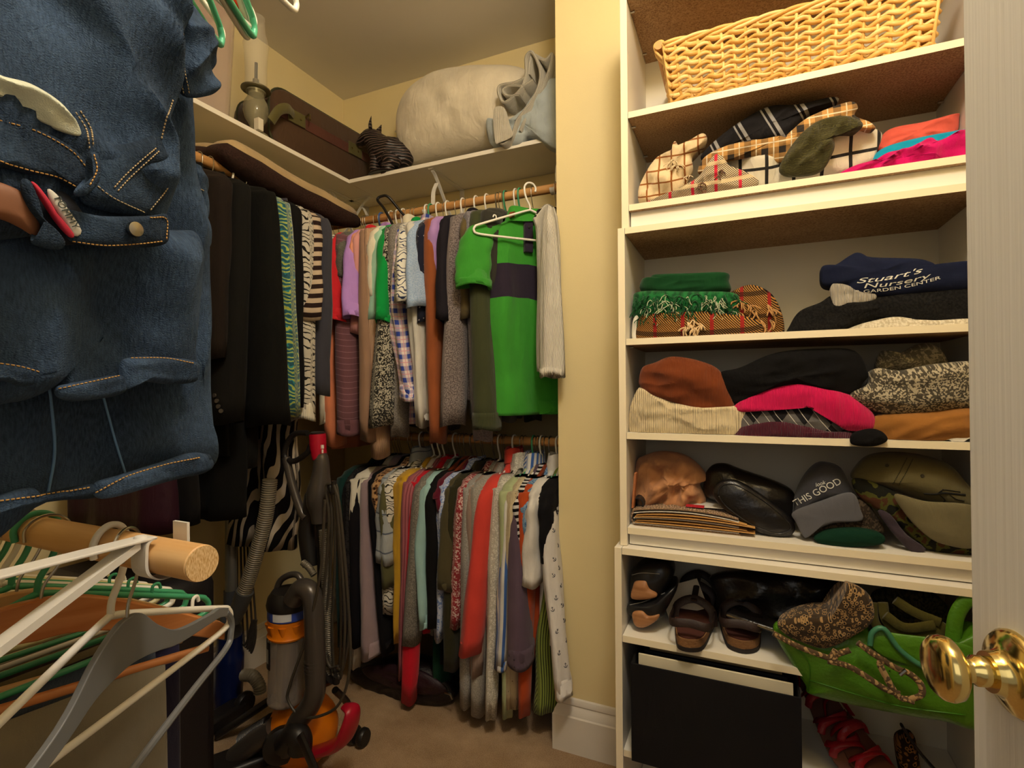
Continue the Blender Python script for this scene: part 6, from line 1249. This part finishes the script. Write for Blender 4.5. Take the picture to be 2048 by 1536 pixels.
sandal('brown strappy cork sandal partly under the black wallet', [(1450, 1286), (1462, 1300), (1492, 1308), (1518, 1300), (1522, 1270), (1520, 1235), (1505, 1210), (1470, 1205), (1442, 1215), (1440, 1250)], 1485)
bh = lump('leather_handbag', 'crumpled black leather handbag lying at the back of the shelf', 'handbag', M_lea, [(1424, 1150), (1520, 1142), (1650, 1150), (1705, 1168), (1695, 1242), (1640, 1248), (1560, 1240), (1440, 1232), (1430, 1190)], dict(Y=1.53), .045, .07, amp=.010, fs=16., wr=.018, ws=16., folds=((1, .8, 45, .004),), **Hz)
lump('handbag_trim', 'zebra striped strip of cloth on the black handbag', 'cloth', fab('15120f', 'zebra', 'b3a890', s=.4), [(1650, 1235), (1652, 1195), (1668, 1180), (1690, 1185), (1678, 1215), (1660, 1242)], dict(Y=1.465), .006, .01, **Hz)
wl = empty('wallet', 'flat black leather wallet with zip lying on the sandal', 'wallet', at(1510, 1238, Y=1.44), (R(-12), R(6), R(-12)))
MB().box((-.058, -.06, -.006), (.058, .06, .006)).build('body', M_lea, wl, bevel=.005); MB().tube([(-.055, -.061, 0), (.055, -.061, 0)], .0022, 6).build('zip', plain('zip_metal', '9a8a68', .3, .9), wl); MB().tube(spline([(.058, -.058, 0), (.075, -.066, -.01), (.082, -.058, -.02)], 5), .003, 7).build('ring', plain('clasp_steel', '9a9690', .25, 1.), wl)
SN = fab('3a2c1c', 'leopard', '9c7c50', c3='17110b', s=.4, bump=.7); SN2 = fab('5a4630', 'tweed', 'b08e60', s=1.4, bump=.6)
lea = plain('green_leather', '4a7c18', .38, 0, .5, bump=.35, bs=160.)
gb_ = lump('leather_tote', 'bright green leather tote bag sagging over the shelf edge', 'handbag', lea, [(1547, 1262), (1580, 1252), (1700, 1256), (1760, 1276), (1830, 1298), (1895, 1288), (1975, 1262), (1985, 1448), (1880, 1438), (1750, 1416), (1625, 1388), (1608, 1365)], dict(Y=1.365), .038, .10, amp=.006, fs=9., p=3.2, wr=.004, ws=12.)
tt = bvh(gb_); M_gt = plain('green_piping', '3a7010', .4)
seam(gb_, tt, [(1552, 1268), (1585, 1290), (1618, 1325), (1618, 1382)], .0014, M_gt, 'seam'); seam(gb_, tt, [(1620, 1360), (1700, 1385), (1800, 1412), (1930, 1430)], .0016, M_gt, 'seam')
puff('pocket', lea, [(1740, 1280), (1750, 1262), (1800, 1268), (1890, 1280), (1950, 1300), (1950, 1350), (1880, 1345), (1800, 1325), (1755, 1305)], dict(Y=1.325), .006, .012, gb_, amp=.002)
free(gb_, MB().tube(pv((1740, 1290), (1745, 1265), (1768, 1258), (1800, 1300), (1850, 1335), (1900, 1345), (1960, 1350), Y=1.318), .0055, 10), 'handle', plain('teal_edge', '3f7a5a', .4)); free(gb_, MB().tube(pv((1905, 1290), (1912, 1235), (1930, 1205), (1950, 1200), Y=1.36), .014, 12, flat=(1., .5)), 'handle', lea)
sn = lump('snakeskin_purse', 'snakeskin print purse with thin straps on the green tote', 'purse', SN, [(1556, 1246), (1600, 1232), (1660, 1226), (1690, 1180), (1700, 1168), (1740, 1192), (1746, 1240), (1705, 1272), (1650, 1296), (1600, 1282), (1570, 1268)], dict(Y=1.325), .022, .09, amp=.006, fs=26.)
for k, p in enumerate(([(1546, 1266), (1590, 1290), (1640, 1310), (1660, 1315), (1672, 1300)], [(1655, 1322), (1690, 1330), (1720, 1345), (1770, 1378), (1800, 1388)], [(1715, 1285), (1750, 1310), (1790, 1335), (1820, 1348), (1842, 1370), (1840, 1392), (1800, 1395), (1770, 1350), (1760, 1325), (1775, 1322)], [(1668, 1322), (1672, 1310), (1700, 1300)])): free(sn, MB().tube(pv(*p, Y=1.30), .0052, 8, flat=(1.2, .6)), 'strap', SN2)
free(sn, MB().tube(pv((1800, 1350), (1812, 1340), Y=1.292), .004, 8), 'buckle', plain('clasp_steel', '9a9690', .25, 1.)); free(sn, MB().tube(pv((1802, 1396), (1828, 1406), Y=1.298), .004, 8), 'strap_tip', SN2)
os_ = empty('strappy_bag', 'olive bag with coiled webbing straps beside the snakeskin purse', 'bag', at(1815, 1240, Y=1.43)); bpy.context.view_layer.update(); M_ol = fab('4a4418', bump=.4)
puff('body', fab('1f1c12', 'marl', '3a341f'), [(1745, 1190), (1790, 1175), (1850, 1180), (1890, 1205), (1905, 1250), (1870, 1290), (1800, 1295), (1760, 1270), (1742, 1230)], dict(Y=1.44), .03, .06, os_, amp=.012, fs=30.)
for k, p in enumerate(([(1745, 1205), (1752, 1250), (1800, 1288), (1860, 1285), (1895, 1250)], [(1765, 1205), (1775, 1245), (1820, 1275), (1880, 1262)], [(1790, 1200), (1830, 1225), (1880, 1245)], [(1770, 1230), (1810, 1255), (1870, 1250)])): free(os_, MB().tube(pv(*p, Y=1.375-.004*k), .010, 9, flat=(1., .4)), 'strap', M_ol)
# ---------------------------------------------------------------- lowest unit, lower shelf
def file_box():
    Yf_ = 1.318; z0 = zlI+.0005; xl, xr = at(1262, 1400, Y=Yf_).x, at(1603, 1400, Y=Yf_).x; h = at(1262, 1326, Y=Yf_).z-z0; h2 = at(1600, 1380, Y=Yf_).z-z0; D_ = .26
    e = empty('file_box', 'black cloth-covered open file box full of papers on the bottom shelf', 'box', ((xl+xr)/2, Yf_+D_/2, z0)); W = xr-xl; m = fab('151416', bump=.2, rough=.6); t = .004
    for nm, a, b in (('front_panel', (-W/2, -D_/2, 0), (W/2, -D_/2+t, h)), ('back_panel', (-W/2, D_/2-t, 0), (W/2, D_/2, h)), ('side_panel', (-W/2, -D_/2+t, 0), (-W/2+t, D_/2-t, h)), ('side_panel', (W/2-t, -D_/2+t, 0), (W/2, D_/2-t, h)), ('bottom', (-W/2+t, -D_/2+t, 0), (W/2-t, D_/2-t, t))): MB().box(a, b).build(nm, m, e, smooth=0, bevel=.001)
    cs = ('d8cdb0', '14181f', 'c9b48a', '1a1a20', 'd9d2c0', '5a2a18', '20242c')
    lbs = ('cream folder', 'black folder', 'manila folder', 'dark grey binder', 'white folder', 'brown leather album', 'navy binder')
    for k, c in enumerate(cs):
        yy = -D_/2+.035+k*.03; ww = W*(.93-.05*(k % 3)); hh = min(h+.010-.003*(k % 2), h+.02)
        tag(MB().box((-ww/2, 0, 0), (ww/2, .006+.004*(k % 3), hh-t)).build('file_folder', plain('folder_'+c, c, .6, var=.08), None, bevel=.001, loc=((xl+xr)/2, Yf_+D_/2+yy, z0+t)), lbs[k]+' standing inside the black file box', 'folder')
file_box()
def strappy(label, Z0, c, rz, m, heel=False):
    e = empty('strappy_sandal', label, 'sandal', c, rz); 
    P = spline([(-.10, -.03, 0), (-.05, -.034, 0), (.03, -.042, 0), (.09, -.036, 0), (.115, 0, 0), (.09, .036, 0), (.03, .042, 0), (-.05, .034, 0), (-.10, .03, 0), (-.12, 0, 0)], 4, True)
    MB().loft([P, [(x, y, .012) for x, y, _ in P]]).build('sole', plain('sandal_sole', '5a3020', .7), e, smooth=40)
    for k, (x0, x1, h) in enumerate(((.07, .04, .03), (.04, .07, .034), (.02, -.01, .042), (-.01, .02, .046), (-.04, -.06, .055), (-.07, -.05, .06))):
        MB().tube(spline([(x0, -.038, .01), ((x0*2+x1)/3, -.028, h*.8), ((x0+x1)/2, 0, h), ((x0+2*x1)/3, .028, h*.8), (x1, .038, .01)], 5), .0085, 8, flat=(.3, 1.)).build('strap', m, e)
    MB().tube(spline([(-.09, -.034, .015), (-.118, -.02, .05), (-.122, 0, .055), (-.118, .02, .05), (-.09, .034, .015)], 5), .010, 8, flat=(1., .3)).build('heel_strap', m, e)
    return e
M_rs = plain('red_strap_leather', '8a1420', .4, bump=.2)
c0 = at(1690, 1500, Y=1.50); strappy('crimson strappy leather sandal leaning behind the file box', 0, (at(1665, 1480, Y=1.52).x, 1.52, zlI+.095), (R(25), R(38), R(-60)), M_rs)
strappy('crimson strappy leather sandal lying lower beside its mate', 0, (at(1735, 1520, Y=1.46).x, 1.46, zlI+.055), (R(20), R(26), R(-55)), M_rs)
lh = lump('leopard_pump', 'leopard print high-heeled shoe standing on its toe', 'shoe', fab('2c1c10', 'leopard', '8a5c30', c3='0d0805', s=.5), [(1790, 1490), (1800, 1470), (1825, 1468), (1835, 1500), (1840, 1560), (1805, 1560)], dict(Y=1.52), .02, .05)
free(lh, MB().tube(pv((1803, 1450), (1815, 1470), (1840, 1505), (1875, 1545), (1890, 1560), Y=1.50), .007, 10, flat=(.5, 1.4)), 'sole', plain('pump_sole', '1a100c', .4))
